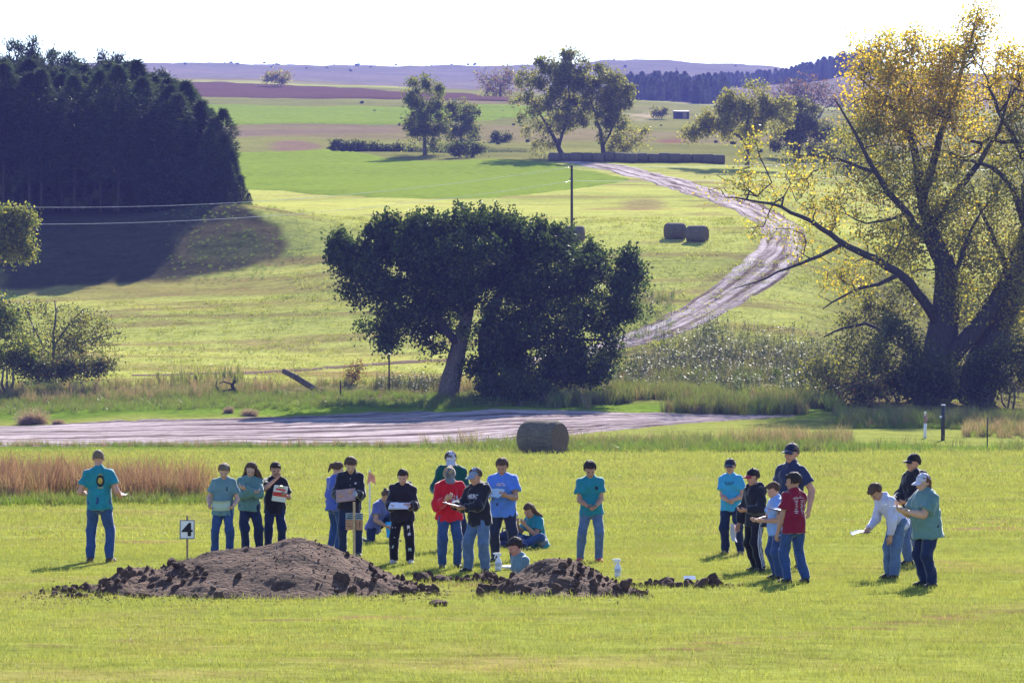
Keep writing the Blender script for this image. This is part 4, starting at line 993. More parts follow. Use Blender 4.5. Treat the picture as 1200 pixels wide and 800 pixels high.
# ------------------------------------------------------------------ smooth bodies: a distance field meshed as one skin
class Field:
    def __init__(s, lo, hi, h):
        s.h = h; s.lo = np.asarray(lo, float); n = np.ceil((np.asarray(hi) - s.lo) / h).astype(int) + 1; s.n = n
        s.ax = [s.lo[k] + h * np.arange(n[k]) for k in range(3)]; s.f = np.full(n, 0.5, np.float32)
    def block(s, lo, hi):
        a = [max(0, int((lo[k] - s.lo[k]) / s.h)) for k in range(3)]; b = [min(s.n[k], int((hi[k] - s.lo[k]) / s.h) + 2) for k in range(3)]
        if any(b[k] <= a[k] for k in range(3)): return None, None
        sl = tuple(slice(a[k], b[k]) for k in range(3))
        return sl, np.stack(np.meshgrid(*[s.ax[k][a[k]:b[k]] for k in range(3)], indexing='ij'), -1)
    def put(s, lo, hi, fn, k=0.03, sub=False):
        m = k + 3 * s.h
        sl, P = s.block(np.asarray(lo) - m, np.asarray(hi) + m)
        if sl is None: return
        d = fn(P); a = s.f[sl]
        if sub: d = -d; h = np.clip(.5 - .5 * (a - d) / max(k, 1e-5) * -1 * -1, 0, 1); s.f[sl] = np.maximum(a, d)
        else:
            h = np.clip(.5 + .5 * (d - a) / max(k, 1e-5), 0, 1); s.f[sl] = d * (1 - h) + a * h - k * h * (1 - h)
    def cone(s, a, b, ra, rb, k=0.03, flat=None, cut=None):
        """tapered limb from a to b; flat=(axis vector, ratio) squeezes it along that axis; cut=True ends it square at b"""
        a = np.asarray(a, float); b = np.asarray(b, float); r = max(ra, rb); ab = b - a; L2 = max(1e-9, ab @ ab)
        def fn(P):
            q = P - a; t = np.clip(q @ ab / L2, 0, 1); v = q - t[..., None] * ab
            if flat is not None:
                n = np.asarray(flat[0], float); n = n / np.linalg.norm(n); c = v @ n; v = v + (c * (1 / flat[1] - 1))[..., None] * n
            d = np.linalg.norm(v, axis=-1) - (ra + (rb - ra) * t)
            if cut: d = np.maximum(d, (q @ ab / L2 - 1) * sqrt(L2))
            return d
        s.put(np.minimum(a, b) - r, np.maximum(a, b) + r, fn, k)
    def ball(s, c, r, R=None, k=0.02, sub=False, cut=None):
        c = np.asarray(c, float); r = np.asarray(r, float); m = r.max()
        def fn(P):
            q = P - c
            if R is not None: q = q @ R
            d = (np.linalg.norm(q / r, axis=-1) - 1) * r.min()
            if cut is not None: d = np.maximum(d, cut(q))
            return d
        s.put(c - m, c + m, fn, k, sub)
    def mesh(s):
        f = s.f; n = s.n; ins = f < 0
        cell = np.zeros(n - 1, np.int32)
        for i in (0, 1):
            for j in (0, 1):
                for k in (0, 1): cell += ins[i:n[0] - 1 + i, j:n[1] - 1 + j, k:n[2] - 1 + k]
        act = (cell > 0) & (cell < 8); ids = np.full(n - 1, -1, np.int64); I = np.argwhere(act); ids[act] = np.arange(len(I))
        acc = np.zeros((len(I), 3)); cnt = np.zeros(len(I))
        F = []
        for ax in range(3):
            o1, o2 = [k for k in range(3) if k != ax]; e = np.zeros(3, int); e[ax] = 1
            for p in (0, 1):
                for q in (0, 1):
                    off = np.zeros(3, int); off[o1] = p; off[o2] = q; A = I + off; B = A + e
                    fa = f[A[:, 0], A[:, 1], A[:, 2]]; fb = f[B[:, 0], B[:, 1], B[:, 2]]; m = (fa < 0) != (fb < 0)
                    t = np.where(m, fa / np.where(m, fa - fb, 1), 0); pt = off + t[:, None] * e
                    acc[m] += pt[m]; cnt[m] += 1
            sl0 = [slice(None)] * 3; sl1 = [slice(None)] * 3; sl0[ax] = slice(0, n[ax] - 1); sl1[ax] = slice(1, n[ax])
            ch = ins[tuple(sl0)] != ins[tuple(sl1)]
            E = np.argwhere(ch); E = E[(E[:, o1] > 0) & (E[:, o1] < n[o1] - 1) & (E[:, o2] > 0) & (E[:, o2] < n[o2] - 1)]
            if not len(E): continue
            d1 = np.zeros(3, int); d1[o1] = 1; d2 = np.zeros(3, int); d2[o2] = 1
            g = lambda M: ids[M[:, 0], M[:, 1], M[:, 2]]
            Q = np.stack([g(E - d1 - d2), g(E - d2), g(E), g(E - d1)], 1)
            flip = ins[E[:, 0], E[:, 1], E[:, 2]]
            if ax == 1: flip = ~flip
            Q[~flip] = Q[~flip][:, ::-1]
            F.append(Q)
        V = (I + acc / np.maximum(cnt, 1)[:, None]) * s.h + s.lo
        return V, np.concatenate(F) if F else np.zeros((0, 4), int)
def nrm(v):
    v = np.asarray(v, float); return v / (np.linalg.norm(v) + 1e-12)
_fold = np.random.default_rng(5)
FK = _fold.normal(size=(7, 3)) * np.array([26, 26, 17]); FP = _fold.random(7) * 6.28
def folds(V, amp, ph=0.0):
    """soft cloth creases pushed along a pseudo-random field"""
    w = V + 0.02 * np.sin(V[:, [1, 2, 0]] * 31 + ph)
    s = sum(np.sin(w @ FK[i] + FP[i] + ph * (i + 1)) for i in range(7)) / 7
    return np.maximum(s * amp, -.005) + .0015
def push(V, F, d):
    N = np.zeros_like(V); a = V[F[:, 0]]; n = np.cross(V[F[:, 1]] - a, V[F[:, 2]] - a)
    for k in range(4): np.add.at(N, F[:, k], n)
    N /= np.linalg.norm(N, axis=1)[:, None] + 1e-12
    return V + N * d[:, None]
def Rz(a): return np.array([[cos(a), -sin(a), 0], [sin(a), cos(a), 0], [0, 0, 1]])
def Rx(a): return np.array([[1, 0, 0], [0, cos(a), -sin(a)], [0, sin(a), cos(a)]])
def Ry(a): return np.array([[cos(a), 0, sin(a)], [0, 1, 0], [-sin(a), 0, cos(a)]])
def ik(a, t, l1, l2, pole):
    a = np.asarray(a, float); t = np.asarray(t, float); d = t - a; L = np.linalg.norm(d); Lm = min(L, (l1 + l2) * .995); u = d / (L + 1e-9); t = a + u * Lm
    x = (l1 * l1 - l2 * l2 + Lm * Lm) / (2 * Lm); h = sqrt(max(0, l1 * l1 - x * x)); p = np.asarray(pole, float); p = p - u * (p @ u); p = nrm(p)
    return a + u * x + p * h, t

# materials for people
def cloth(name, c, rough=0.9, amt=0.14, denim=False):
    t = NT(name); v = t.pos(obj=True)
    f = t.noise(v, 7 if not denim else 9, 5, 0.65)
    lo = tuple(k * (1 - amt) for k in c); hi = tuple(min(1, k * (1 + amt * (1.3 if not denim else 3))) for k in c)
    col = t.ramp(f, [(0.32, lo), (0.70, hi)])
    b = t.bump(t.noise(v, 38, 4, 0.7), 0.35, 0.01)
    m = t.principled(col, rough, b, 0.15); p = [n for n in t.t.nodes if n.type == 'BSDF_PRINCIPLED'][0]
    p.inputs['Sheen Weight'].default_value = 0.6; p.inputs['Sheen Roughness'].default_value = 0.35
    return m
CL = {}
def cm(name, c, **kw):
    if name not in CL: CL[name] = cloth(name, c, **kw)
    return CL[name]
def skin_mat(name, c):
    t = NT(name); f = t.noise(t.pos(obj=True), 14, 4, 0.6); col = t.ramp(f, [(0.3, tuple(k * .86 for k in c)), (0.7, tuple(k * 1.08 for k in c))])
    return t.principled(col, 0.55, None, 0.35, Subsurface_Weight=0.08, Subsurface_Radius=(.02, .008, .004))
SKIN = [skin_mat('skin_fair', (0.52, 0.30, 0.22)), skin_mat('skin_tanned', (0.42, 0.22, 0.15)), skin_mat('skin_ruddy', (0.50, 0.25, 0.18))]
def hair_mat(name, c):
    t = NT(name); f = t.noise(t.pos((40, 40, 5), obj=True), 1.0, 4, 0.6)
    return t.principled(t.ramp(f, [(0.3, tuple(k * .5 for k in c)), (0.7, tuple(k * 1.4 for k in c))]), 0.72, t.bump(f, 0.8, .02), 0.18)
HAIRC = {'brown': hair_mat('brown_hair', (0.095, 0.052, 0.033)), 'dark': hair_mat('dark_hair', (0.036, 0.024, 0.018)), 'blond': hair_mat('blond_hair', (0.40, 0.25, 0.13)), 'grey': hair_mat('greying_hair', (0.16, 0.11, 0.08)), 'auburn': hair_mat('auburn_hair', (0.14, 0.06, 0.03))}
EYEM = plain('eye_dark', (0.03, 0.02, 0.018), 0.3); LIPM = plain('lip', (0.33, 0.12, 0.10), 0.5)
def ball_mesh(name, mat, r=1.0):
    bm = bmesh.new(); bmesh.ops.create_icosphere(bm, subdivisions=2, radius=r); me = bpy.data.meshes.new(name); bm.to_mesh(me); bm.free(); me.materials.append(mat)
    me.polygons.foreach_set('use_smooth', np.ones(len(me.polygons), bool)); return me
EYE = ball_mesh('eye', EYEM); LIP = ball_mesh('mouth', LIPM)

def hand_mesh(wrist, fdir, palm, thumb, sc, curl):
    """palm, four fingers of different lengths with knuckle bends, thumb from the side of the palm"""
    y = nrm(fdir); z = np.asarray(palm, float); z = nrm(z - y * (z @ y)); x = np.cross(y, z) * thumb
    M = np.stack([x, y, z], 1) * sc
    F = Field((-.085, -.05, -.06), (.105, .22, .13), 0.0062)
    xs = [.030, .010, -.010, -.029]; L = [.072, .080, .074, .058]; yb = [.088, .092, .088, .080]
    F.cone((0, -.03, 0), (0, .02, 0), .025, .027, .01, ((0, 0, 1), .75))
    for i in range(4):
        F.cone((xs[i] * .6, .012, 0), (xs[i], yb[i], 0), .0165, .0125, .012)
        p = np.array([xs[i], yb[i], 0.0]); a = 0.0
        for j, (fr, r) in enumerate(((.45, .0105), (.32, .0095), (.23, .0085))):
            a += curl * (0.55 + .08 * i) * (1 if j else .8); q = p + np.array([xs[i] * .06, cos(a), sin(a)]) * L[i] * fr * 1.08
            F.cone(p, q, r + .001, r, .004); p = q
    F.cone((.022, .018, .004), (.048, .052, .014), .0165, .0125, .012); F.cone((.048, .052, .014), (.056 - .012 * curl, .086, .024 + .014 * curl), .0115, .0092, .004)
    V, Q = F.mesh(); return V @ M.T + np.asarray(wrist), Q if thumb > 0 else Q[:, ::-1]

def decal(name, shp, tris, origin, right, up, dirn, bvh, mat, parent, off=0.004):
    """flat print laid on the cloth: 2-D points projected onto the garment"""
    V = []
    for a, b in shp:
        p = Vector(origin) + Vector(right) * a + Vector(up) * b; hitp, no, i, d = bvh.ray_cast(p - Vector(dirn) * .5, Vector(dirn), 1.2)
        V.append(tuple((hitp - Vector(dirn) * off) if hitp else p))
    return obj(name, mesh_from(name, np.array(V), tris, [mat]), parent)
def text_shape(body, size):
    c = bpy.data.curves.new('lettering', 'FONT'); c.body = body; c.size = size; c.align_x = 'CENTER'; c.align_y = 'CENTER'; c.resolution_u = 3
    c.offset = size * .02
    o = bpy.data.objects.new('lettering', c); COL.objects.link(o); dg = bpy.context.evaluated_depsgraph_get(); me = bpy.data.meshes.new_from_object(o.evaluated_get(dg))
    v = [(p.co.x, p.co.y) for p in me.vertices]; f = [tuple(p.vertices) for p in me.polygons]; bpy.data.objects.remove(o); return v, f
def blocks(rects):
    v, f = [], []
    for x0, y0, x1, y1 in rects:
        n = max(1, int(abs(x1 - x0) / .05)); k = len(v)
        for i in range(n + 1):
            xx = x0 + (x1 - x0) * i / n; v += [(xx, y0), (xx, y1)]
        f += [(k + 2 * i, k + 2 * i + 2, k + 2 * i + 3, k + 2 * i + 1) for i in range(n)]
    return v, f
def disc(cx, cy, rx, ry, n=14, r0=0.0):
    if r0 == 0: return [(cx + rx * cos(6.2832 * k / n), cy + ry * sin(6.2832 * k / n)) for k in range(n)], [tuple(range(n))]
    v = [(cx + rx * s * cos(6.2832 * k / n), cy + ry * s * sin(6.2832 * k / n)) for s in (r0, 1) for k in range(n)]
    return v, [(k, (k + 1) % n, n + (k + 1) % n, n + k) for k in range(n)]

def person(label, x, y, H, face, lean=4, head=(20, 0, 0), Lh=(.12, -.22, .60), Rh=(-.12, -.22, .60), feet=((.09, 0), (-.09, 0)), toe=(12, -12), hip=None, pel=(0, 0), twist=0, side=0,
           top='tee', topc=None, topm=.02, hem=.455, pants=None, pantm=.012, shoes=None, hair='short', hairc='brown', cap=None, skin=0, build=1.0, belly=0.0, curl=.9, D=None, drop=0.0, hood=False, collar=None,
           Lp=(-.6, .25, .9), Rp=(.6, .25, .9), elb=.5, knee=None, bsleeve=.62, fold=.026, group='people judging the soil pit', shorth=None):
    """a clothed figure in its pose; x, y: photo pixel of the ground between the feet; lengths as fractions of the height; forward is -Y"""
    if D is None: D = 10560 / (y - 464)
    X = u_of(x, y) * D; base = np.array([X, D, gz(X, D) - drop - .01]); R = Rz(radians(face))
    jr = np.random.default_rng(int(x * 7 + y)); twist += jr.normal() * 4; side += jr.normal() * 2.0; pel = (pel[0] + jr.normal() * .010, pel[1])
    r = root('person', base, label, 'person', group, radians(face))
    h = H; w = h * build
    hz = hip * h if hip is not None else .525 * h
    pl = np.array([pel[0] * h, pel[1] * h, hz]); S_ = Rz(radians(twist)) @ Rx(radians(lean)) @ Ry(radians(side))
    sp_ = lambda v: pl + S_ @ (np.asarray(v, float) * h)
    waist, chest, nb = sp_((0, 0.0, .08)), sp_((0, -.004, .195)), sp_((0, .008, .295))
    sh = [sp_((s * .092 * build ** .6, .006, .247)) for s in (1, -1)]
    hp = [pl + S_ @ np.array([s * .046 * w, 0, -.005 * h]) if lean < 40 else pl + np.array([s * .046 * w, 0, -.005 * h]) for s in (1, -1)]
    HR = S_ @ Rx(-radians(lean) * .6) @ Rz(radians(head[1])) @ Rx(radians(head[0])) @ Ry(radians(head[2]))
    hs = .139 * h / .225 * (1.0 + .10 * max(0, (1.68 - h)))          # scale of the head
    nt = nb + (S_ @ Rx(radians(head[0] * .35)))[:, 2] * .042 * h
    hc = nt + HR @ np.array([0, -.012, .075]) * hs
    hd = lambda v: hc + HR @ (np.asarray(v, float) * hs)
    fl = S_[:, 1]
    ft = [np.array([f[0] * h, f[1] * h, (f[2] if len(f) > 2 else .045) * h]) for f in feet]
    kn = []; an = []
    for i in (0, 1):
        tdir = Rz(radians(toe[i])) @ np.array([0, -1, 0]); pole = tdir if knee is None else np.asarray(knee[i], float)
        k_, a_ = ik(hp[i], ft[i], .245 * h, .245 * h, pole); kn.append(k_); an.append(a_)
    el, wr = [], []
    for i, (t, s) in enumerate(((Lh, 1), (Rh, -1))):
        pole = np.array([s * elb, .55, -1.0]) if len(t) < 6 else np.asarray(t[3:6], float)
        e_, w_ = ik(sh[i], np.array(t[:3]) * h, .172 * h, .155 * h, pole); el.append(e_); wr.append(w_)
    allp = np.array([pl, waist, chest, nb, hc, hd((0, 0, .16))] + sh + kn + an + el + wr); lo, hi = allp.min(0) - .24, allp.max(0) + .24; lo[2] = max(lo[2], -.06)
    def torso(F, g, k=.05):
        fy = lambda a: (fl, a)
        F.cone(pl - S_[:, 2] * .015 * h, pl + S_[:, 2] * .03 * h, .086 * w + g, .082 * w + g, k, fy(.74))
        F.cone(pl + S_[:, 2] * .03 * h, waist, .082 * w + g, .074 * w + g, k, fy(.72 + .2 * belly)); F.cone(waist, chest, .074 * w + g, .084 * w + g, k, fy(.70 + .15 * belly))
        F.cone(chest, sp_((0, .004, .235)), .084 * w + g, .066 * w + g, k, fy(.68))
        if belly: F.ball(waist - fl * .035 * h * belly, np.array([.085, .075, .085]) * w + g, None, .06)
        for i in (0, 1): F.cone(sp_((0, .006, .272)), sh[i], .034 * h + g * .5, .028 * h + g * .5, .04)
        F.cone(nb - S_[:, 2] * .04 * h, nb - S_[:, 2] * .008 * h, .052 * h + g * .3, .033 * h + g * .3, .04)
    # --- body: one skin
    F = Field(lo, hi, 0.0125)
    torso(F, 0)
    F.cone(nb - S_[:, 2] * .01 * h, hd((0, .012, -.03)), .032 * h, .030 * h, .025)
    for i in (0, 1):
        F.cone(sh[i], el[i], .030 * w + .004, .024 * w + .002, .035); F.cone(el[i], el[i] + (wr[i] - el[i]) * .35, .024 * w + .002, .025 * w, .02); F.cone(el[i] + (wr[i] - el[i]) * .35, wr[i], .025 * w, .0165 * h, .02)
        F.cone(hp[i], kn[i], .046 * w, .033 * h, .04); F.cone(kn[i], kn[i] + (an[i] - kn[i]) * .35, .034 * h, .033 * h, .02); F.cone(kn[i] + (an[i] - kn[i]) * .35, an[i], .033 * h, .021 * h, .02)
        td = Rz(radians(toe[i])) @ np.array([0, -1, 0]); F.cone(an[i] + [0, 0, -.02 * h], an[i] + td * .075 * h + [0, 0, -.028 * h], .024 * h, .018 * h, .02)
    F.ball(hd((0, .012, .022)), np.array([.076, .094, .088]) * hs, HR, .012); F.ball(hd((0, -.028, -.045)), np.array([.058, .066, .064]) * hs, HR, .03)
    F.ball(hd((0, -.066, -.092)), np.array([.026, .024, .022]) * hs, HR, .03)
    for s in (1, -1):
        F.ball(hd((s * .032, -.100, .004)), np.array([.017, .014, .012]) * hs, HR, .0, True)
        F.cone(hd((s * .012, -.090, .022)), hd((s * .046, -.078, .022)), .012 * hs, .012 * hs, .012); F.ball(hd((s * .078, .012, -.012)), np.array([.013, .024, .033]) * hs, HR, .008)
        F.ball(hd((s * .036, -.074, -.03)), np.array([.024, .020, .022]) * hs, HR, .02)
    F.cone(hd((0, -.088, .012)), hd((0, -.112, -.026)), .010 * hs, .016 * hs, .010); F.cone(hd((-.018, -.092, -.058)), hd((.018, -.092, -.058)), .010 * hs, .010 * hs, .008)
    V, Q = F.mesh(); VV = [V]; QQ = [Q]; nv = len(V)
    for i, (pm, s) in enumerate(((Lp, 1), (Rp, -1))):
        fd = nrm(wr[i] - el[i]); hv, hq = hand_mesh(wr[i] + fd * .004, fd, pm, -s, h / 1.78, curl if not hasattr(curl, '__len__') else curl[i]); VV.append(hv); QQ.append(hq + nv); nv += len(hv)
    obj('body', mesh_from('body', np.concatenate(VV), np.concatenate(QQ), [SKIN[skin]], smooth=True), r)
    for s in (1, -1):
        o = obj('eye', EYE, r, hd((s * .032, -.087, .004))); o.scale = (.013 * hs, .008 * hs, .0075 * hs); o.rotation_euler = Matrix(HR.tolist()).to_euler()
    o = obj('mouth', LIP, r, hd((0, -.0985, -.058))); o.scale = (.022 * hs, .006 * hs, .006 * hs); o.rotation_euler = Matrix(HR.tolist()).to_euler()
    out = dict(root=r, hd=hd, HR=HR, hs=hs, wr=wr, el=el, sh=sh, kn=kn, an=an, hp=hp, S=S_, pl=pl, chest=chest, nb=nb, h=h, R=R, base=base, sp=sp_)
    ph = x * .37
    # --- top
    if topc is not None:
        F = Field(lo, hi, 0.0125); g = topm; torso(F, g, .06)
        hemv = sp_((0, 0, hem - .525)); F.cone(waist, hemv, .076 * w + g * 1.1, .092 * w + g * 1.2 + .010, .03, (fl, .78 + .1 * belly), True)
        gx, gy, gz_ = np.meshgrid(*F.ax, indexing='ij'); wob = .006 * np.sin(gx * 23 + x) ; F.f = np.maximum(F.f, (-((gx - hemv[0]) * S_[0, 2] + (gy - hemv[1]) * S_[1, 2] + (gz_ - hemv[2]) * S_[2, 2]) + wob).astype(np.float32))
        for i in (0, 1):
            if top in ('tee', 'polo'):
                e = sh[i] + (el[i] - sh[i]) * bsleeve; F.cone(sh[i], e, .027 * w + g * .5, .034 * w + g * 1.1 + .004, .05, None, True)
            else:
                F.cone(sh[i], el[i], .028 * w + g * .6, .029 * w + g * .9, .05); e = el[i] + (wr[i] - el[i]) * .93; F.cone(el[i], e, .030 * w + g * .9, .021 * h + g * .7, .03, None, True)
        if hood: F.cone(sp_((.055, .045, .285)), sp_((-.055, .045, .285)), .034 * h, .034 * h, .03); F.cone(sp_((.05, -.02, .30)), sp_((.055, .045, .29)), .018 * h, .03 * h, .02); F.cone(sp_((-.05, -.02, .30)), sp_((-.055, .045, .29)), .018 * h, .03 * h, .02)
        if top == 'polo' or collar: F.cone(nb + S_[:, 2] * .002 * h, nb + S_[:, 2] * .018 * h, .043 * h, .043 * h, .01)
        V, Q = F.mesh(); V = push(V, Q, folds(V, fold * (1.6 if top not in ('tee', 'polo') else 1.15), ph))
        nm = {'tee': 't_shirt', 'polo': 'polo_shirt', 'sweat': 'sweatshirt', 'hoodie': 'hoodie', 'jacket': 'jacket', 'long': 'long_sleeved_shirt'}[top]
        so = obj(nm, mesh_from(nm, V, Q, [topc], smooth=True), r); out['top'] = so; out['bvh'] = BVHTree.FromPolygons([Vector(v) for v in V], [tuple(int(k) for k in q) for q in Q])
    # --- trousers
    if pants is not None:
        F = Field(lo, hi, 0.0125); g = pantm
        F.cone(pl - S_[:, 2] * .01 * h, pl + S_[:, 2] * .045 * h, .087 * w + g, .083 * w + g, .05, (fl, .76), True)
        for i in (0, 1):
            F.cone(hp[i], kn[i], .049 * w + g, .036 * h + g, .035); e = an[i] + (an[i] - kn[i]) * .015 ; F.cone(kn[i], e, .037 * h + g, .029 * h + g * 1.1, .03, None, True)
        V, Q = F.mesh(); V = push(V, Q, folds(V, fold * .9, ph + 2)); po = obj('trousers', mesh_from('trousers', V, Q, [pants], smooth=True), r); out['trousers'] = po
        out['pbvh'] = BVHTree.FromPolygons([Vector(v) for v in V], [tuple(int(k) for k in q) for q in Q])
    # --- shoes
    sm_ = shoes or cm('dark_shoe', (0.03, 0.026, 0.025))
    for i in (0, 1):
        td = Rz(radians(toe[i])) @ np.array([0, -1, 0]); a = an[i].copy(); a[2] -= .022 * h
        F = Field(a - .2, a + .2, .011)
        F.cone(a - td * .018 * h, a + td * .045 * h, .028 * h, .027 * h, .02); F.cone(a + td * .045 * h + [0, 0, -.006 * h], a + td * .09 * h + [0, 0, -.008 * h], .026 * h, .021 * h, .02); F.cone(a, a + [0, 0, .03 * h], .027 * h, .025 * h, .02)
        V, Q = F.mesh(); fl0 = a[2] - .022 * h; V[:, 2] = np.maximum(V[:, 2], fl0)
        obj('shoe', mesh_from('shoe', V, Q, [sm_], smooth=True), r)
    # --- hair
    if hair:
        F = Field(hd((0, 0, 0)) - .52, hd((0, 0, 0)) + .30, .0115); g = {'buzz': .004, 'short': .017, 'thick': .024}.get(hair, .015)
        fx = lambda q: -(q[..., 1] / hs + .052 - np.clip(q[..., 2] / hs - .035, -1, .0) * -.0) * hs if False else np.maximum((-.070 - q[..., 1] / hs + np.where(q[..., 2] / hs > .060 + .014 * np.sin(q[..., 0] / hs * 60 + x), -.06, 0)) * hs, (-.055 - q[..., 2] / hs + np.where(q[..., 1] / hs < -.02, .085, 0)) * hs)
        F.ball(hd((0, .014, .024)), (np.array([.076, .094, .088]) + g) * hs, HR, .004, cut=fx)
        if hair in ('thick', 'short') and not cap:
            F.cone(hd((-.04, -.07, .085)), hd((.045, -.075, .08)), .022 * hs, .020 * hs, .02)
        if hair in ('long', 'blown'):
            for s in (1, -1):
                e0 = hd((s * .062, .035, -.02)); e1 = nb + S_ @ np.array([s * .07, .045, -.01]) * h; e2 = nb + S_ @ np.array([s * .06, -.055 if s == 1 else .06, -.085]) * h
                F.cone(hd((s * .055, .03, .05)), e0, .034 * hs, .036 * hs, .03); F.cone(e0, e1, .036 * hs, .03 * hs, .03); F.cone(e1, e2, .030 * hs, .014 * hs, .03)
            F.cone(hd((0, .07, .02)), nb + S_ @ np.array([0, .06, -.08]) * h, .06 * hs, .04 * hs, .03, (HR[:, 1], .6))
            if hair == 'blown':
                for dx, dz, rr in ((.16, -.03, .03), (.19, -.09, .028), (.15, -.15, .026)):
                    F.cone(hd((.05, 0, .02)), hd((.11, -.01, dz + .03)), .032 * hs, rr * hs, .03); F.cone(hd((.11, -.01, dz + .03)), hd((dx + .03, .0, dz - .06)), rr * hs, .008 * hs, .02)
        if hair == 'ponytail':
            F.cone(hd((0, .09, .04)), hd((.02, .135, .01)), .03 * hs, .034 * hs, .02); F.cone(hd((.02, .135, .01)), hd((.03, .15, -.12)), .034 * hs, .012 * hs, .02)
        if hair == 'sidetail':
            F.cone(hd((.03, .075, -.02)), hd((.075, .02, -.11)), .035 * hs, .034 * hs, .02); F.cone(hd((.075, .02, -.11)), hd((.085, -.05, -.24)), .034 * hs, .014 * hs, .02)
        if hair == 'bun': F.ball(hd((0, .10, .07)), np.array([.04, .04, .04]) * hs, HR, .015)
        V, Q = F.mesh()
        st = np.sin(V[:, 0] * 210 + 3 * np.sin(V[:, 2] * 30)) * np.sin(V[:, 1] * 190 + V[:, 2] * 22); V = push(V, Q, (st * .004 + folds(V * 1.7, .009, x)) * (hair != 'buzz'))
        obj('hair', mesh_from('hair', V, Q, [HAIRC[hairc]], smooth=True), r)
    # --- cap
    if cap:
        capm, brimm, cy = cap[0], cap[1], (cap[2] if len(cap) > 2 else 0); CR = HR @ Rz(radians(cy)) @ Rx(radians(-6)); cd = lambda v: hc + CR @ (np.asarray(v, float) * hs)
        F = Field(hd((0, 0, 0)) - .26, hd((0, 0, 0)) + .26, .010)
        F.ball(cd((0, .010, .028)), np.array([.091, .110, .104]) * hs, CR, .004, cut=lambda q: (-(q[..., 2] / hs) - .004) * hs); F.ball(cd((0, .01, .133)), np.array([.012] * 3) * hs, CR, .006)
        V, Q = F.mesh(); co = obj('cap', mesh_from('cap', V, Q, [capm], smooth=True), r)
        F = Field(hd((0, 0, 0)) - .30, hd((0, 0, 0)) + .30, .010)
        F.ball(cd((0, -.105, .028)), np.array([.080, .088, .014]) * hs, CR, .004, cut=lambda q: (q[..., 1] / hs - .035) * hs)
        V, Q = F.mesh(); loc = (V - hc) @ CR / hs; V = V + CR[:, 2] * (-(loc[:, 0] ** 2) * 4.5 * hs)[:, None] - CR[:, 2] * (np.maximum(0, -loc[:, 1] - .1) * .25 * hs)[:, None]
        obj('brim', mesh_from('brim', V, Q, [brimm], smooth=True), co)
        if len(cap) > 3:
            F = Field(hd((0, 0, 0)) - .26, hd((0, 0, 0)) + .26, .010); F.ball(cd((0, .010, .028)), np.array([.0935, .1125, .1065]) * hs, CR, .004, cut=lambda q: np.maximum((-(q[..., 2] / hs) - .004) * hs, (-q[..., 1] / hs + .0) * hs))
            V, Q = F.mesh(); obj('back_panel', mesh_from('back_panel', V, Q, [cap[3]], smooth=True), co)
    return out
def loc2world(pr, v): return pr['base'] + pr['R'] @ np.asarray(v, float)
# ------------------------------------------------------------------ colours of the clothes
TEAL = cm('teal_cotton', (0.018, 0.19, 0.25)); SAGE = cm('sage_cotton', (0.125, 0.215, 0.25)); SAGE2 = cm('sage_green_cotton', (0.11, 0.20, 0.205)); BLACK = cm('black_cotton', (0.014, 0.013, 0.018)); BLACK2 = cm('soft_black_fleece', (0.020, 0.018, 0.026))
BLUE = cm('blue_cotton', (0.085, 0.19, 0.60)); LBLUE = cm('light_blue_cotton', (0.20, 0.33, 0.66)); TURQ = cm('turquoise_cotton', (0.05, 0.30, 0.52)); NAVY = cm('navy_cotton', (0.028, 0.034, 0.085)); MAROON = cm('maroon_cotton', (0.20, 0.010, 0.030))
RED = cm('red_fleece', (0.52, 0.012, 0.025)); GREEN = cm('forest_green_fleece', (0.008, 0.065, 0.06)); LAV = cm('lavender_cotton', (0.46, 0.45, 0.62)); WHITE = cm('white_cotton', (0.62, 0.60, 0.66)); PURP = cm('blue_violet_cotton', (0.08, 0.11, 0.40))
J1 = cm('blue_denim', (0.030, 0.060, 0.165), denim=True); J2 = cm('faded_denim', (0.080, 0.125, 0.23), denim=True); J3 = cm('dark_denim', (0.014, 0.022, 0.062), denim=True); J4 = cm('navy_trouser_cloth', (0.024, 0.028, 0.060)); BTROUS = cm('black_jersey', (0.013, 0.012, 0.018))
CAPW = cm('pale_grey_cap_cloth', (0.46, 0.44, 0.55)); CAPG = cm('grey_cap_cloth', (0.20, 0.23, 0.33)); CAPN = cm('navy_cap_cloth', (0.018, 0.022, 0.055)); CAPB = cm('black_cap_cloth', (0.012, 0.011, 0.015)); CAPR = cm('red_cap_trim', (0.34, 0.02, 0.04)); CAPC = cm('camo_cap_cloth', (0.16, 0.15, 0.17), amt=.5)
SHW = cm('pale_shoe', (0.45, 0.42, 0.45)); SHR = cm('red_shoe', (0.45, 0.02, 0.06)); SHB = cm('brown_boot', (0.08, 0.05, 0.04))
PRW = plain('white_print', (0.58, 0.55, 0.62), .8); PRD = plain('dark_print', (0.02, 0.025, 0.035), .8); PRY = plain('yellow_print', (0.42, 0.28, 0.05), .8); PRP = plain('pale_pink_print', (0.48, 0.36, 0.42), .8)
PAPER = plain('paper', (0.72, 0.70, 0.76), .8, amt=.05); BOARD = plain('clipboard_board', (0.30, 0.22, 0.17), .6); PAPERG = plain('pale_blue_paper', (0.42, 0.52, 0.58), .8, amt=.06); METAL = plain('clip_metal', (0.5, 0.5, 0.52), .35, Metallic=0.9)
PINKB = plain('dull_pink_board', (0.40, 0.24, 0.22), .7); AQUA = plain('bright_blue_folder', (0.02, 0.36, 0.72), .5)

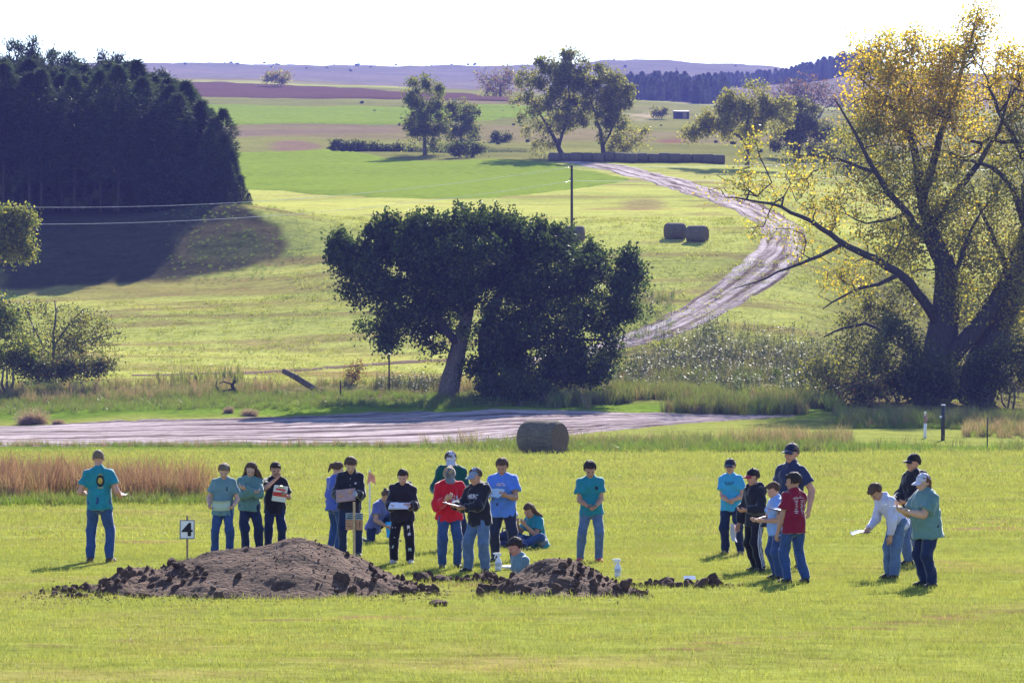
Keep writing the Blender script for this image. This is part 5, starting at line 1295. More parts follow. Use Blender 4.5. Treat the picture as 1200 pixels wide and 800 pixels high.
def front(pr, dz, dx=0.0, back=False):
    """origin and axes for a print on the chest or the back"""
    S_ = pr['S']; f = -S_[:, 1] * (-1 if back else 1); right = S_[:, 0] * (-1 if back else 1)
    return pr['sp']((0, 0, dz)) + right * dx * pr['h'], right, S_[:, 2], -f
def pr_decal(pr, name, shape, dz, dx, mat, back=False, label=None):
    o, r_, u_, d_ = front(pr, dz, dx, back); q = decal(name, shape[0], shape[1], o, r_, u_, d_, pr['bvh'], mat, pr['top'])
    if label: q['label'] = label
    return q
def sheet_thing(pr, name, label, cat, c, w, hgt, fwd, up, mats, board=True, sheets=1, group=None):
    """clipboard or paper held at local point c; fwd: direction its long side runs, up: its face normal (person's frame)"""
    y = nrm(pr['R'] @ np.asarray(fwd, float)); z = np.asarray(pr['R'] @ np.asarray(up, float)); z = nrm(z - y * (z @ y)); x = np.cross(y, z)
    M = Matrix(np.stack([x, y, z], 1).tolist()).to_4x4(); M.translation = Vector(loc2world(pr, np.asarray(c) * pr['h']))
    r = root(name, (0, 0, 0), label, cat, group); r.matrix_world = M
    if board:
        b = MB(); b.box((0, 0, 0), (w, hgt, .005)); o = obj('board', b.mesh('board', [mats[0]]), r)
        b = MB(); b.box((0, hgt / 2 - .018, .008), (w * .4, .03, .010)); b.box((0, hgt / 2 - .005, .010), (w * .2, .02, .016)); obj('clip', b.mesh('clip', [METAL]), r)
    for k in range(sheets):
        n = 7; V = []; zz = .004 + .004 * k
        for i in range(n):
            for j in range(n):
                a, c2 = i / (n - 1) - .5, j / (n - 1) - .5; cur = (0.02 if board else .05) * (a * a * 1.6 - c2 * .5 + .3 * sin(5 * c2 + k)) * (1 if not board else (c2 < 0) * .8)
                V.append((a * w * .92 + .006 * k, c2 * hgt * .93 - (.012 if board else 0), zz + cur + (.004 if board else 0)))
        Fq = [(i * n + j, (i + 1) * n + j, (i + 1) * n + j + 1, i * n + j + 1) for i in range(n - 1) for j in range(n - 1)]
        me = mesh_from('paper', np.array(V), Fq, [mats[-1]], smooth=True); so = obj('paper', me, r)
    return r
PI_ = 'papers and clipboards held by the people'

# ---- left man
p = person('man in teal t-shirt with a back emblem, seen from behind at far left', 117, 662, 1.81, 176, 2, (18, 0, 0), (.15, -.13, .585), (-.15, -.14, .57), ((.085, .0), (-.085, .0)), (18, -18), topc=TEAL, topm=.022, pants=J1, hair='buzz', hairc='grey', skin=2, hem=.46, shoes=SHB)
for nm, sh_, m in (('emblem_ring', disc(0, 0, .066, .092, 18, .55), PRD), ('emblem_centre', disc(0, .0, .040, .055, 14), PRY), ('emblem_top', blocks([(-.03, .085, .03, .105), (-.045, -.115, .045, -.098)]), PRY)):
    pr_decal(p, nm, sh_, .185, .015, m, True)
sheet_thing(p, 'folded_paper', 'folded white paper in the hand of the man at far left', 'paper', (-.165, -.19, .575), .17, .22, (-.3, -1, .1), (0, .3, 1), [PAPER], False, 1, PI_)
# ---- three by the big mound
p = person('short haired person in sage t-shirt and jeans reading a wide sheet', 260, 657, 1.53, 4, 4, (26, 0, 0), (.125, -.145, .545), (-.125, -.145, .545), ((.08, 0), (-.075, .03)), topc=SAGE, topm=.026, pants=J1, hair='thick', hairc='grey', skin=0, hem=.44)
pr_decal(p, 'chest_mark', blocks([(-.012, -.03, .012, .03)]), .20, .04, PRD)
sheet_thing(p, 'paper_sheet', 'wide pale sheet held by the person in the sage t-shirt', 'paper', (0, -.21, .545), .30, .22, (0, -.5, .75), (0, .75, .5), [PAPERG], False, 2, PI_)
p = person('person in sage sweatshirt with long brown hair blowing sideways', 293, 654, 1.56, 3, 3, (28, 0, 6), (-.04, -.16, .70, .9, .1, -.5), (.03, -.15, .655, -.9, .1, -.5), ((.10, .04), (-.04, 0)), (25, -8), top='sweat', topc=SAGE2, topm=.028, pants=J3, pantm=.018, hair='blown', hairc='brown', skin=0, hem=.47)
p = person('person in black t-shirt with a hand to the chin and a red folder', 322, 653, 1.55, 8, 3, (18, 0, 0), (.10, -.16, .635), (-.005, -.125, .80, -.9, 0, -.6), ((.075, 0), (-.07, 0)), topc=BLACK, topm=.026, pants=J3, hair='short', hairc='dark', skin=1, hem=.44, bsleeve=.8)
q = sheet_thing(p, 'folder', 'white folder with a red band held by the person in black t-shirt', 'folder', (.04, -.20, .66), .23, .27, (.15, -.3, .9), (0, -1, -.3), [PAPER, PAPER], True, 1, PI_)
b = MB(); b.box((0, -.01, .014), (.225, .07, .003)); b.box((0, .075, .014), (.16, .03, .003)); o = obj('red_band', b.mesh('red_band', [plain('red_card', (0.60, 0.05, 0.05), .6)]), q)
# ---- the group at the second sign
p = person('person in blue violet shirt with ponytail, partly hidden behind the black pullover', 392, 650, 1.53, 128, 4, (24, 0, 0), (.10, -.17, .60), (-.11, -.10, .52), ((.08, 0), (-.08, .02)), top='sweat', topc=PURP, topm=.022, pants=J1, hair='ponytail', hairc='brown', skin=0, hem=.45)
b = MB()
for k in range(3): b.tube([(.02 * k, .0, .60 - .02 * k), (.03 * k - .02, .02, .45), (.02 * k - .03, .02, .28 + .05 * k)], [.05, .06, .03], 8)
o = obj('tied_jacket', b.mesh('tied_jacket', [BLACK2], True), p['root'], (-.165, -.02, .33))
p = person('person in black pullover with white cuffs holding a dull pink board', 411, 657, 1.66, 0, 5, (34, 0, 0), (.04, -.20, .625), (-.10, -.20, .60), ((.075, 0), (-.075, .02)), (10, -10), top='sweat', topc=BLACK2, topm=.026, pants=J3, hair='thick', hairc='brown', skin=0, hem=.46, collar=True)
for i in (0, 1):
    a = p['wr'][i] + (p['el'][i] - p['wr'][i]) * .02; c = p['wr'][i] + (p['el'][i] - p['wr'][i]) * .16; b = MB(); b.tube([a, c], [.052, .055], 10); obj('cuff', b.mesh('cuff', [WHITE], True), p['root'])
pr_decal(p, 'white_zip', blocks([(-.007, -.075, .007, .04)]), .225, 0, PRW); pr_decal(p, 'chest_mark', disc(0, 0, .018, .018), .205, .05, PRP)
sheet_thing(p, 'clipboard', 'dull pink board held level by the person in black pullover', 'clipboard', (-.035, -.255, .615), .24, .31, (1, -.1, .12), (0, -.75, .6), [PINKB, PINKB], True, 1, PI_)
p = person('person in dusky blue violet shirt crouching on one knee beside a blue folder', 440, 636, 1.55, 58, 24, (34, 0, 0), (.10, -.31, .30), (-.13, -.24, .20), ((.08, -.20), (-.07, .22, .05)), (5, 0), hip=.20, pel=(0, .02), knee=((.15, -1, .9), (-.1, -1, -.2)), top='tee', topc=cm('dusky_lavender_cotton', (0.10, 0.11, 0.30)), topm=.024, pants=J3, hair='bun', hairc='brown', skin=1, hem=.45)
sheet_thing(p, 'blue_folder', 'bright blue folder standing beside the crouching person', 'folder', (-.06, -.27, .16), .22, .30, (.05, .12, 1), (-.9, -.5, .1), [AQUA, AQUA], False, 1)
p = person('person in black hoodie and black joggers with white prints reading a clipboard', 471, 665, 1.49, -2, 3, (22, 0, 0), (.085, -.19, .61), (-.095, -.19, .60), ((.085, 0), (-.085, 0)), (14, -14), top='hoodie', topc=BLACK2, topm=.03, pants=BTROUS, pantm=.02, hair='short', hairc='dark', skin=0, hem=.45, hood=True, shoes=SHW)
sheet_thing(p, 'clipboard', 'white clipboard of the person in patterned joggers', 'clipboard', (-.01, -.25, .615), .23, .31, (1, -.1, .02), (0, -.35, .95), [PAPER, PAPER], True, 2, PI_)
rr = np.random.default_rng(3)
for cx, cz, k in ((.075, .36, 3), (.08, .31, 3), (-.085, .37, 2), (-.09, .17, 3), (.08, .14, 1), (-.07, .27, 1)):
    bl = [(rr.normal() * .014 - .012, rr.normal() * .02, rr.normal() * .014 + .014, rr.normal() * .02 + .03) for _ in range(k)]
    decal('jogger_print', *blocks(bl), Vector((cx * 1.49, 0, cz * 1.49)), (1, 0, 0), (0, 0, 1), (0, 1, 0), p['pbvh'], PRW if cz > .3 else PAPERG, p['trousers'])
# ---- the red hoodie group
p = person('tall man in forest green hoodie and pale cap behind the red hoodie', 530, 648, 1.76, 0, 8, (34, 0, 0), (.10, -.18, .56), (-.13, -.14, .56), ((.11, 0), (-.11, 0)), top='hoodie', topc=GREEN, topm=.034, pants=J3, hair='short', hairc='brown', skin=0, hem=.44, cap=(CAPW, CAPW), build=1.08)
p = person('person in bright red hoodie with blond ponytail, head bent low', 527, 669, 1.62, 6, 14, (42, 0, 0), (.09, -.22, .60), (-.05, -.23, .66), ((.075, .02), (-.07, 0)), (12, -10), top='hoodie', topc=RED, topm=.036, pants=J1, hair='ponytail', hairc='blond', skin=0, hem=.46, cap=(CAPC, CAPC))
pr_decal(p, 'chest_lettering', blocks([(-.125 + i * .042, -.03 - .012 * (i in (0, 5)), -.125 + i * .042 + .03, .045 - .01 * (i % 2)) for i in range(6)] + [(-.11, -.055, .09, -.044)]), .165, 0, PRP, label='pale worn lettering across the red chest')
sheet_thing(p, 'paper_sheet', 'small white sheet held by the person in red hoodie', 'paper', (.06, -.27, .63), .2, .26, (.8, -.4, .1), (0, -.3, .9), [PAPER], False, 1, PI_)
p = person('person in black hoodie and grey cap pointing a clipboard to the left', 559, 674, 1.58, -32, 5, (16, -12, 0), (.02, -.25, .62), (-.10, -.23, .63), ((.085, .02), (-.085, -.02)), (14, -14), top='hoodie', topc=BLACK2, topm=.032, pants=J2, pantm=.022, hair='short', hairc='brown', skin=2, hem=.45, hood=True, cap=(CAPG, CAPG, 0, CAPB))
pr_decal(p, 'chest_lettering', text_shape('HERC', .085), .20, .0, PRW)
sheet_thing(p, 'clipboard', 'clipboard pointed left by the person in grey cap', 'clipboard', (-.05, -.31, .645), .23, .31, (-.5, -.9, .25), (0, -.2, 1), [BOARD, PAPER], True, 1, PI_)
p = person('person in plain blue t-shirt and dark navy trousers reading papers', 588, 661, 1.67, -14, 4, (24, 0, 0), (.09, -.20, .635), (-.08, -.20, .64), ((.12, 0), (-.07, .03)), (22, -8), topc=BLUE, topm=.034, pants=J4, pantm=.02, hair='thick', hairc='brown', skin=1, hem=.43, build=1.10)
pr_decal(p, 'chest_print', blocks([(-.07, -.01, .07, .012), (-.05, .02, .05, .035)]), .21, 0, PRP)
sheet_thing(p, 'paper_sheet', 'pale sheets read by the person in blue t-shirt', 'paper', (-.01, -.25, .65), .25, .3, (.9, -.3, .0), (0, -.5, .8), [PAPERG], False, 2, PI_)
p = person('person with long brown hair in teal t-shirt seated on the grass', 632, 643, 1.60, -38, 20, (30, 0, 0), (.02, -.27, .27), (-.11, -.24, .27), ((-.03, -.30, .04), (.06, -.34, .05)), (-60, 60), hip=.075, pel=(0, .0), knee=((1, -.35, .55), (-1, -.35, .55)), topc=TEAL, topm=.024, pants=J1, hair='long', hairc='brown', skin=1, hem=.46)
bk = root('backpack', p['base'] + p['R'] @ np.array([-.45, -.42, 0.0]), 'dark rucksack on the grass beside the seated person', 'backpack')
F = Field((-.3, -.3, -.05), (.3, .3, .42), .014); F.cone((-.06, 0, .12), (.06, 0, .12), .13, .13, .05, ((0, 1, 0), .75)); F.cone((-.03, 0, .2), (.05, .02, .24), .10, .09, .05); V, Q = F.mesh(); V[:, 2] = np.maximum(V[:, 2], 0); V = push(V, Q, folds(V, .008, 1)); obj('bag', mesh_from('bag', V, Q, [cm('dark_plaid', (0.03, 0.03, 0.075), amt=.6)], smooth=True), bk)
F = Field((-.3, -.3, -.05), (.3, .3, .42), .014); F.cone((-.05, -.10, .09), (.05, -.10, .09), .06, .06, .03); V, Q = F.mesh(); obj('pocket', mesh_from('pocket', V, Q, [NAVY], smooth=True), bk)
b = MB(); b.tube([(-.03, 0, .30), (-.02, 0, .37), (.03, .01, .37), (.05, .02, .31)], .012, 6); obj('handle', b.mesh('handle', [NAVY], True), bk)
p = person('dark haired boy in grey teal t-shirt standing in the soil pit', 612, 688, 1.50, -62, 10, (26, 0, 0), (.07, -.12, .52), (-.08, -.12, .52), ((.07, 0), (-.07, 0)), topc=SAGE, topm=.022, pants=J1, hair='thick', hairc='dark', skin=2, D=46.95, drop=0.0)
# ---- teal boy
p = person('dark haired boy in bright teal t-shirt and jeans looking at his hands', 692, 661, 1.64, 4, 3, (30, 0, 0), (.03, -.17, .545), (-.035, -.16, .55), ((.075, -.02), (-.10, .02)), (14, -16), topc=TEAL, topm=.022, pants=J2, hair='thick', hairc='dark', skin=1, hem=.46, shoes=SHR)
pr_decal(p, 'chest_emblem', disc(0, 0, .028, .030, 12), .195, .05, PRD)
sheet_thing(p, 'phone', 'small dark phone in the hands of the boy in bright teal', 'phone', (0, -.20, .555), .07, .14, (1, -.2, .1), (0, -.3, 1), [CAPB, CAPB], True, 1)
# ---- the right hand five
p = person('person in turquoise t-shirt and navy cap with folded hands', 858, 651, 1.62, -14, 2, (8, 0, 0), (.035, -.15, .57), (-.01, -.16, .56), ((.085, 0), (-.07, .02)), (16, -14), topc=TURQ, topm=.028, pants=J3, pantm=.016, hair='short', hairc='brown', skin=2, hem=.455, cap=(CAPN, CAPN), shoes=SHB)
pr_decal(p, 'chest_lettering', blocks([(-.085, .02, -.03, .034), (-.02, .02, .03, .034), (.04, .02, .085, .034), (-.06, -.008, .05, .004)]), .205, 0, PRD)
p = person('person in black hoodie and striped black track trousers, cap turned left', 886, 672, 1.57, -58, 4, (10, 0, 0), (.10, -.19, .60), (-.15, -.10, .43), ((.08, 0), (-.06, .05)), (10, -16), top='hoodie', topc=BLACK2, topm=.032, pants=BTROUS, pantm=.020, hair='short', hairc='dark', skin=2, hem=.44, hood=True, cap=(CAPB, CAPR))
lg = p['hp'][0], p['kn'][0], p['an'][0]
for k in range(3):     # three white stripes down the outer seam
    n_ = 18; pts = []
    for i in range(n_):
        t_ = i / (n_ - 1); c = lg[0] + (lg[1] - lg[0]) * min(1, t_ * 2) if t_ < .5 else lg[1] + (lg[2] - lg[1]) * (t_ * 2 - 1)
        for e in (-.006, .006):
            o_ = Vector(c) + Vector((.3, (k - 1) * .026 + e, 0)); hp_, no_, ii, dd = p['pbvh'].ray_cast(o_, Vector((-1, 0, 0)), .6); pts.append(tuple((hp_ + Vector((.004, 0, 0))) if hp_ else Vector(c) + Vector((.08, 0, 0))))
    obj('side_stripe', mesh_from('side_stripe', np.array(pts), [(2 * i, 2 * i + 1, 2 * i + 3, 2 * i + 2) for i in range(n_ - 1)], [PRW]), p['trousers'])
sheet_thing(p, 'paper_sheet', 'white papers hanging from the hand of the person in track trousers', 'paper', (-.16, -.13, .37), .22, .29, (.25, -.1, -1), (-.85, -.5, .1), [PAPER], False, 2, PI_)
p = person('smaller child in light blue t-shirt and jeans beside the maroon shirt', 911, 682, 1.42, -66, 4, (24, 0, 0), (.07, -.20, .60), (-.09, -.19, .60), ((.07, 0), (-.06, .02)), (10, -12), topc=LBLUE, topm=.026, pants=J1, hair='short', hairc='brown', skin=0, hem=.45)
pr_decal(p, 'chest_print', disc(0, 0, .05, .06, 12), .20, 0, PRP)
p = person('tall man in navy polo shirt and navy cap behind the maroon shirt', 928, 665, 1.95, -40, 2, (4, 0, 0), (.165, .0, .47), (-.15, -.06, .48), ((.085, 0), (-.085, 0)), (14, -14), top='polo', topc=NAVY, topm=.028, pants=J3, hair='short', hairc='grey', skin=2, hem=.46, cap=(CAPN, CAPN), build=1.05)
pr_decal(p, 'chest_mark', blocks([(-.03, -.008, .03, .01)]), .215, .05, PRW)
p = person('boy in maroon t-shirt with pale back lettering, seen from behind', 932, 686, 1.57, -146, 2, (10, 30, 0), (.16, -.06, .43), (-.10, -.26, .60), ((.085, 0), (-.085, .04)), (16, -10), topc=MAROON, topm=.026, pants=J1, hair='thick', hairc='dark', skin=1, hem=.45)
rows = [(-.085, .072, .085, .082), (-.05, .09, .03, .102), (-.10, .06, -.02, .066)]
for k in range(8):
    rows += [(-.078 + .01 * (k % 2), .03 - k * .024, -.02 - .008 * (k % 3), .042 - k * .024), (.026 + .008 * (k % 2), .035 - k * .024, .082 - .01 * (k % 3), .047 - k * .024)]
pr_decal(p, 'back_lettering', blocks(rows), .19, 0, PRP, True, 'columns of small pale names printed on the back')
sheet_thing(p, 'clipboard', 'clipboard held out by the boy in maroon t-shirt', 'clipboard', (-.09, -.345, .635), .23, .31, (.1, -1, .12), (0, .1, 1), [BOARD, PAPER], True, 2, PI_)
# ---- the three at far right
p = person('person in white long sleeves bending forward with a sheet in hand', 1044, 679, 1.55, -62, 36, (44, 0, 0), (.08, -.06, .37), (-.085, -.19, .47), ((.06, 0), (-.05, .02)), (8, -10), hip=.53, pel=(0, .08), top='long', topc=LAV, topm=.024, pants=J2, pantm=.022, hair='thick', hairc='brown', skin=1, hem=.47, hood=False)
sheet_thing(p, 'paper_sheet', 'white sheet held low by the bending person', 'paper', (-.085, -.27, .43), .22, .30, (-.3, -1, -.1), (0, -.3, 1), [PAPER], False, 2, PI_)
p = person('man in black jacket, black cap and faded jeans standing behind the sage shirt', 1071, 662, 1.79, -52, 3, (4, 0, 0), (.06, -.17, .57), (-.08, -.17, .57), ((.085, 0), (-.08, .02)), (12, -14), top='jacket', topc=BLACK2, topm=.036, pants=J2, pantm=.018, hair='short', hairc='dark', skin=2, hem=.46, hood=True, cap=(CAPB, CAPB), build=1.06)
pr_decal(p, 'chest_mark', blocks([(-.03, -.01, .03, .012)]), .20, -.05, PRW)
p = person('heavier person in sage t-shirt and white cap writing on papers', 1087, 689, 1.60, -66, 5, (14, 0, 0), (.05, -.25, .66), (-.07, -.24, .69), ((.085, 0), (-.08, .02)), (10, -14), topc=SAGE2, topm=.038, pants=J3, pantm=.02, hair='sidetail', hairc='auburn', skin=0, hem=.43, cap=(CAPW, CAPW), build=1.28, belly=.6, bsleeve=.75)
sheet_thing(p, 'clipboard', 'clipboard held up by the person in white cap', 'clipboard', (-.01, -.315, .70), .23, .31, (-.1, -1, .2), (0, -.2, 1), [PAPER, PAPER], True, 2, PI_)
# ------------------------------------------------------------------ soil heaps
def soil_mat(name, c1, c2, c3):
    t = NT(name); a = t.noise(t.pos((1, 1, 1)), 3.5, 6, 0.7); b = t.noise(t.pos((1, 1, 1)), 22, 5, 0.7); v = t.n('ShaderNodeTexVoronoi', i_Scale=16.0); t.l(t.pos((1, 1, 1)), v.inputs['Vector'])
    c = t.ramp(a, [(0.32, c1), (0.55, c2), (0.75, c3)]); c = t.mix(0.7, c, t.ramp(b, [(0.3, (.55, .52, .5)), (.65, (1.2, 1.15, 1.15))]), 'MULTIPLY')
    h = t.math('ADD', b, t.math('MULTIPLY', v.outputs['Distance'], -0.6))
    return t.principled(c, 0.95, t.bump(h, 1.0, 0.06), 0.1)
SOILM = soil_mat('dug_soil', (0.085, 0.050, 0.037), (0.145, 0.088, 0.064), (0.21, 0.135, 0.10)); SOILT = soil_mat('topsoil_clod', (0.080, 0.047, 0.035), (0.14, 0.085, 0.063), (0.20, 0.13, 0.10))
def clod_mesh(name, seed, mat, sub=2):
    bm = bmesh.new(); bmesh.ops.create_icosphere(bm, subdivisions=sub, radius=1); rg = np.random.default_rng(seed); k = rg.normal(size=(5, 3)) * 2.2; ph = rg.random(5) * 6
    for v in bm.verts:
        d = sum(sin(float(k[i] @ np.array(v.co)) + ph[i]) for i in range(5)) / 5; v.co *= 1 + .45 * d + rg.normal() * .06; v.co.z *= .75
    me = bpy.data.meshes.new(name); bm.to_mesh(me); bm.free(); me.materials.append(mat); return me
CLODS = [clod_mesh('clod', 40 + i, SOILT if i < 4 else SOILM) for i in range(7)]
PEBS = [clod_mesh('pebble', 60 + i, m, 1) for i, m in enumerate([SOILT, SOILM, plain('pale_stone', (.27, .24, .24), .9), SOILM])]
def heap(name, label, prof, Dr, wf, wb, nclod, ncrumb, seed, clodx, csz=(.02, .055)):
    """ridge profile given as photo columns and rows; wf / wb: how far the foot reaches to the front and back"""
    rg = np.random.default_rng(seed); xs = np.array([q[0] for q in prof], float); ys = np.array([q[1] for q in prof], float)
    X0, X1 = u_of(xs[0]) * Dr, u_of(xs[-1]) * Dr; st = .035
    gx = np.arange(X0, X1 + st, st); gy = np.arange(Dr - wf - .1, Dr + wb + .1, st); A, B = np.meshgrid(gx, gy); px = x_of(A / Dr)
    g0 = ground(A, B, True); zr = CZ + slope_of(np.interp(px, xs, ys)) * Dr - ground(A, np.full_like(A, Dr), True); zr = np.maximum(zr, 0)
    mx = zr.max(); rel = (zr / mx) ** .55
    dy = B - Dr + .12 * (fbm(A * .9 + seed, A * 0, 3) - .5)
    t_ = np.where(dy < 0, -dy / (wf * rel + .05), dy / (wb * rel + .05)); pr_ = np.clip(1 - t_, 0, 1) ** 1.0
    n = (fbm(A * 3 + seed, B * 3, 4) - .5) + 1.1 * (fbm(A * 1.3 + 2 * seed, B * 1.3 + 4, 2) - .5); n2 = np.abs(fbm(A * 7 + 5, B * 7 + seed, 3) - .5)
    hh = zr * pr_ + (n * .24 + n2 * .09) * np.minimum(1, pr_ * 3) * (0.35 + .65 * sstep(.25, .0, zr * pr_ - .0) + .3 * (px < 230))
    Z = g0 + np.where(t_ > 1.02, -.12, hh - .01)
    ctr = np.array([gx.mean(), Dr, float(ground(np.array([gx.mean()]), np.array([Dr]))[0])])
    r = root(name, ctr, label, 'soil heap', 'heaps of dug soil')
    I = np.arange(A.size).reshape(A.shape); Fq = np.stack([I[:-1, :-1], I[:-1, 1:], I[1:, 1:], I[1:, :-1]], -1).reshape(-1, 4)
    keep = (hh * (t_ < 1.25)).ravel()[Fq].max(1) > .002
    obj('heap', mesh_from('heap', np.stack([A, B, Z], -1).reshape(-1, 3) - ctr, Fq[keep], [SOILM], smooth=False), r)
    zf = lambda X, Y: float(Z[min(len(gy) - 1, max(0, int((Y - gy[0]) / st))), min(len(gx) - 1, max(0, int((X - gx[0]) / st)))])
    for k in range(nclod):
        xx = rg.choice(clodx) + rg.normal() * 22; dd = Dr - wf * rg.uniform(-.4, 1.0) * .9; X = u_of(xx) * Dr
        if not (X0 < X < X1): continue
        s = rg.uniform(*csz) * (1.9 if rg.random() < .10 else 1); z = max(zf(X, dd), gz(X, dd))
        o = obj('clod', CLODS[int(rg.integers(0, 7))], r, np.array([X, dd, z + s * .25]) - ctr, rg.random(3) * 6.28); o.scale = (s * rg.uniform(.8, 1.4), s, s * rg.uniform(.7, 1.1))
    M = MB(); PV = []; PF = []; PM = []; nb = 0
    base = [(np.array([v.co for v in m.vertices]), np.array([p.vertices for p in m.polygons])) for m in PEBS]
    for k in range(ncrumb):
        X = rg.uniform(X0 - .1, X1 + .1); dd = Dr + rg.normal() * wf * .65 - wf * .3; s = rg.uniform(.006, .018); z = max(zf(X, dd), gz(X, dd)); q = int(rg.integers(0, 4)); v, f = base[q]
        if q == 2: s = min(s, .016)
        PV.append(v @ np.array(Euler(rg.random(3) * 6).to_matrix()).T * s + [X, dd, z + s * .2] - ctr); PF.append(f + nb); nb += len(v); PM += [q] * len(f)
    o = obj('soil_crumbs', mesh_from('soil_crumbs', np.concatenate(PV), np.concatenate(PF), [m.materials[0] for m in PEBS], PM), r); o['kind'] = 'stuff'
    return r
heap('soil_heap', 'large long heap of dug grey brown soil left of the pit', [(48, 701), (80, 699), (100, 690), (125, 676), (148, 662), (165, 664), (185, 664), (215, 652), (250, 642), (300, 637), (330, 629), (347, 625), (365, 630), (390, 638), (420, 651), (450, 668), (475, 679), (500, 688), (520, 693)], 45.5, 1.85, 1.3, 200, 1500, 1, [60, 75, 90, 105, 120, 135, 150, 160, 170, 185, 200, 220, 250, 430, 455, 475, 490, 505])
heap('soil_heap', 'smaller pointed heap of dark soil in front of the pit boy', [(560, 703), (580, 694), (600, 678), (622, 662), (650, 653), (668, 656), (690, 664), (708, 674), (725, 683), (745, 690), (755, 699)], 44.9, 1.1, .9, 70, 1000, 2, [570, 585, 650, 665, 690, 705, 715, 725, 735, 745], (.02, .055))
heap('soil_spill', 'low dark soil ridge between the two heaps', [(484, 688), (500, 680), (520, 682), (545, 677), (570, 675), (590, 679), (606, 686)], 47.9, .5, .4, 40, 300, 3, [495, 510, 530, 545, 560, 575, 590], (.03, .07))
heap('soil_spill', 'low scatter of dark clods right of the smaller heap', [(742, 692), (760, 683), (778, 676), (795, 681), (815, 683), (838, 684), (852, 690)], 46.6, .5, .45, 60, 400, 4, [755, 765, 775, 785, 795, 805, 815, 825, 838], (.03, .07))
for x, y, s in ((513, 714, .10), (868, 691, .05)):
    p_ = hit(x, y); tt = root('soil_lump', p_, 'lone brown soil lump on the grass below the spill' if x < 600 else 'small soil lump on the grass right of the clods', 'soil lump')
    obj('clod', CLODS[1], tt, (0, 0, s * .3), (0, 0, 1), scale=(s * 1.5, s, s * .7)); obj('clod', CLODS[4], tt, (s, .02, s * .2), (1, 0, 2), scale=(s * .6, s * .5, s * .5))

# ------------------------------------------------------------------ hay bales
t = NT('bale_straw'); v = t.pos((1, 1, 1), obj=True); a = t.noise(t.pos((1.5, 9, 9), obj=True), 1.6, 6, .7); b_ = t.noise(v, 14, 4, .7)
BALE = t.principled(t.mix(.5, t.ramp(a, [(.3, (.085, .070, .052)), (.7, (.205, .17, .12))]), t.ramp(b_, [(.3, (.5, .5, .5)), (.7, (1.1, 1.1, 1.1))]), 'MULTIPLY'), .95, t.bump(b_, .9, .05), .1)
t = NT('bale_end'); w = t.n('ShaderNodeTexWave', wave_type='RINGS', rings_direction='X', i_Scale=3.2, i_Distortion=3.0, i_Detail=3.0); t.l(t.pos(obj=True), w.inputs['Vector'])
BALEE = t.principled(t.ramp(w.outputs['Fac'], [(.2, (.085, .062, .042)), (.8, (.21, .165, .105))]), .95, t.bump(w.outputs['Fac'], .8, .05), .1)
TWINE = plain('net_wrap', (.20, .17, .12), .8)
def bale_meshes(L, R_, seed):
    rg = np.random.default_rng(seed); nu, nv = 56, 18; V = []; F = []
    def pt(i, j, k=1.0):
        th = 2 * pi * i / nu; xx = (j / (nv - 1) - .5) * L; e = abs(xx) / (L / 2); r_ = R_ * (1 - .14 * max(0, e - .78) ** 1.4 * 8) * k * (1 + .030 * (float(fbm(np.array([th * 1.4 + seed]), np.array([xx * 2.5]))[0]) - .5) * 2)
        z = sin(th) * r_; z = max(z, -R_ * .90); return (xx, cos(th) * r_ * 1.03, z + R_ * .90)
    for j in range(nv):
        for i in range(nu): V.append(pt(i, j))
    F = [(j * nu + i, j * nu + (i + 1) % nu, (j + 1) * nu + (i + 1) % nu, (j + 1) * nu + i) for j in range(nv - 1) for i in range(nu)]
    roll = mesh_from('hay_roll', np.array(V), F, [BALE], smooth=True)
    ends = []
    for s, j in ((-1, 0), (1, nv - 1)):
        V = []; rings = 6
        for k in range(rings):
            q = 1 - k / rings
            for i in range(nu):
                P = pt(i, j); c = np.array([P[0], 0, R_ * .95]); d = np.array(P) - c; V.append(c + d * q + np.array([s * (.05 * (1 - q ** 3) + rg.normal() * .008), 0, 0]))
        V.append(np.array([s * (L / 2 + .05), 0, R_ * .95])); F = [(k * nu + i, k * nu + (i + 1) % nu, (k + 1) * nu + (i + 1) % nu, (k + 1) * nu + i) for k in range(rings - 1) for i in range(nu)] + [((rings - 1) * nu + i, (rings - 1) * nu + (i + 1) % nu, rings * nu) for i in range(nu)]
        if s < 0: F = [f[::-1] for f in F]
        ends.append(mesh_from('end_face', np.array(V), F, [BALEE], smooth=True))
    b = MB()
    for k in range(9):
        xx = (k / 8 - .5) * L * .9; P = [np.array(pt(i, (xx / L + .5) * (nv - 1), 1.006)) for i in range(0, nu + 1, 2)]; b.tube(P, .003, 4, 0, False)
    return roll, ends, b.mesh('net_wrap', [TWINE])
BM_ = [bale_meshes(1.75, .78, s) for s in range(3)]
def bale(p_, rot, kind, label, group=None, sc=1.0):
    r = root('hay_bale', np.asarray(p_) - [0, 0, .05], label, 'hay bale', group, rot); r.scale = (sc,) * 3
    m = BM_[kind]; obj('hay_roll', m[0], r); obj('end_face', m[1][0], r); obj('end_face', m[1][1], r); obj('net_wrap', m[2], r); return r
bale(hit(636, 531), radians(-33), 0, 'big round hay bale alone at the edge of the mown field', 'loose round hay bales', 1.09)
bale(hit(791, 281), radians(14), 1, 'left one of the two round bales on the hillside', 'loose round hay bales', 1.0)
bale(hit(817, 284), radians(-24), 2, 'right one of the two round bales on the hillside', 'loose round hay bales', 1.0)
bale(hit(673, 285), radians(-10), 1, 'round bale half hidden behind the crown of the spreading tree', 'loose round hay bales', 1.0)
rg = np.random.default_rng(12); n_b = 16
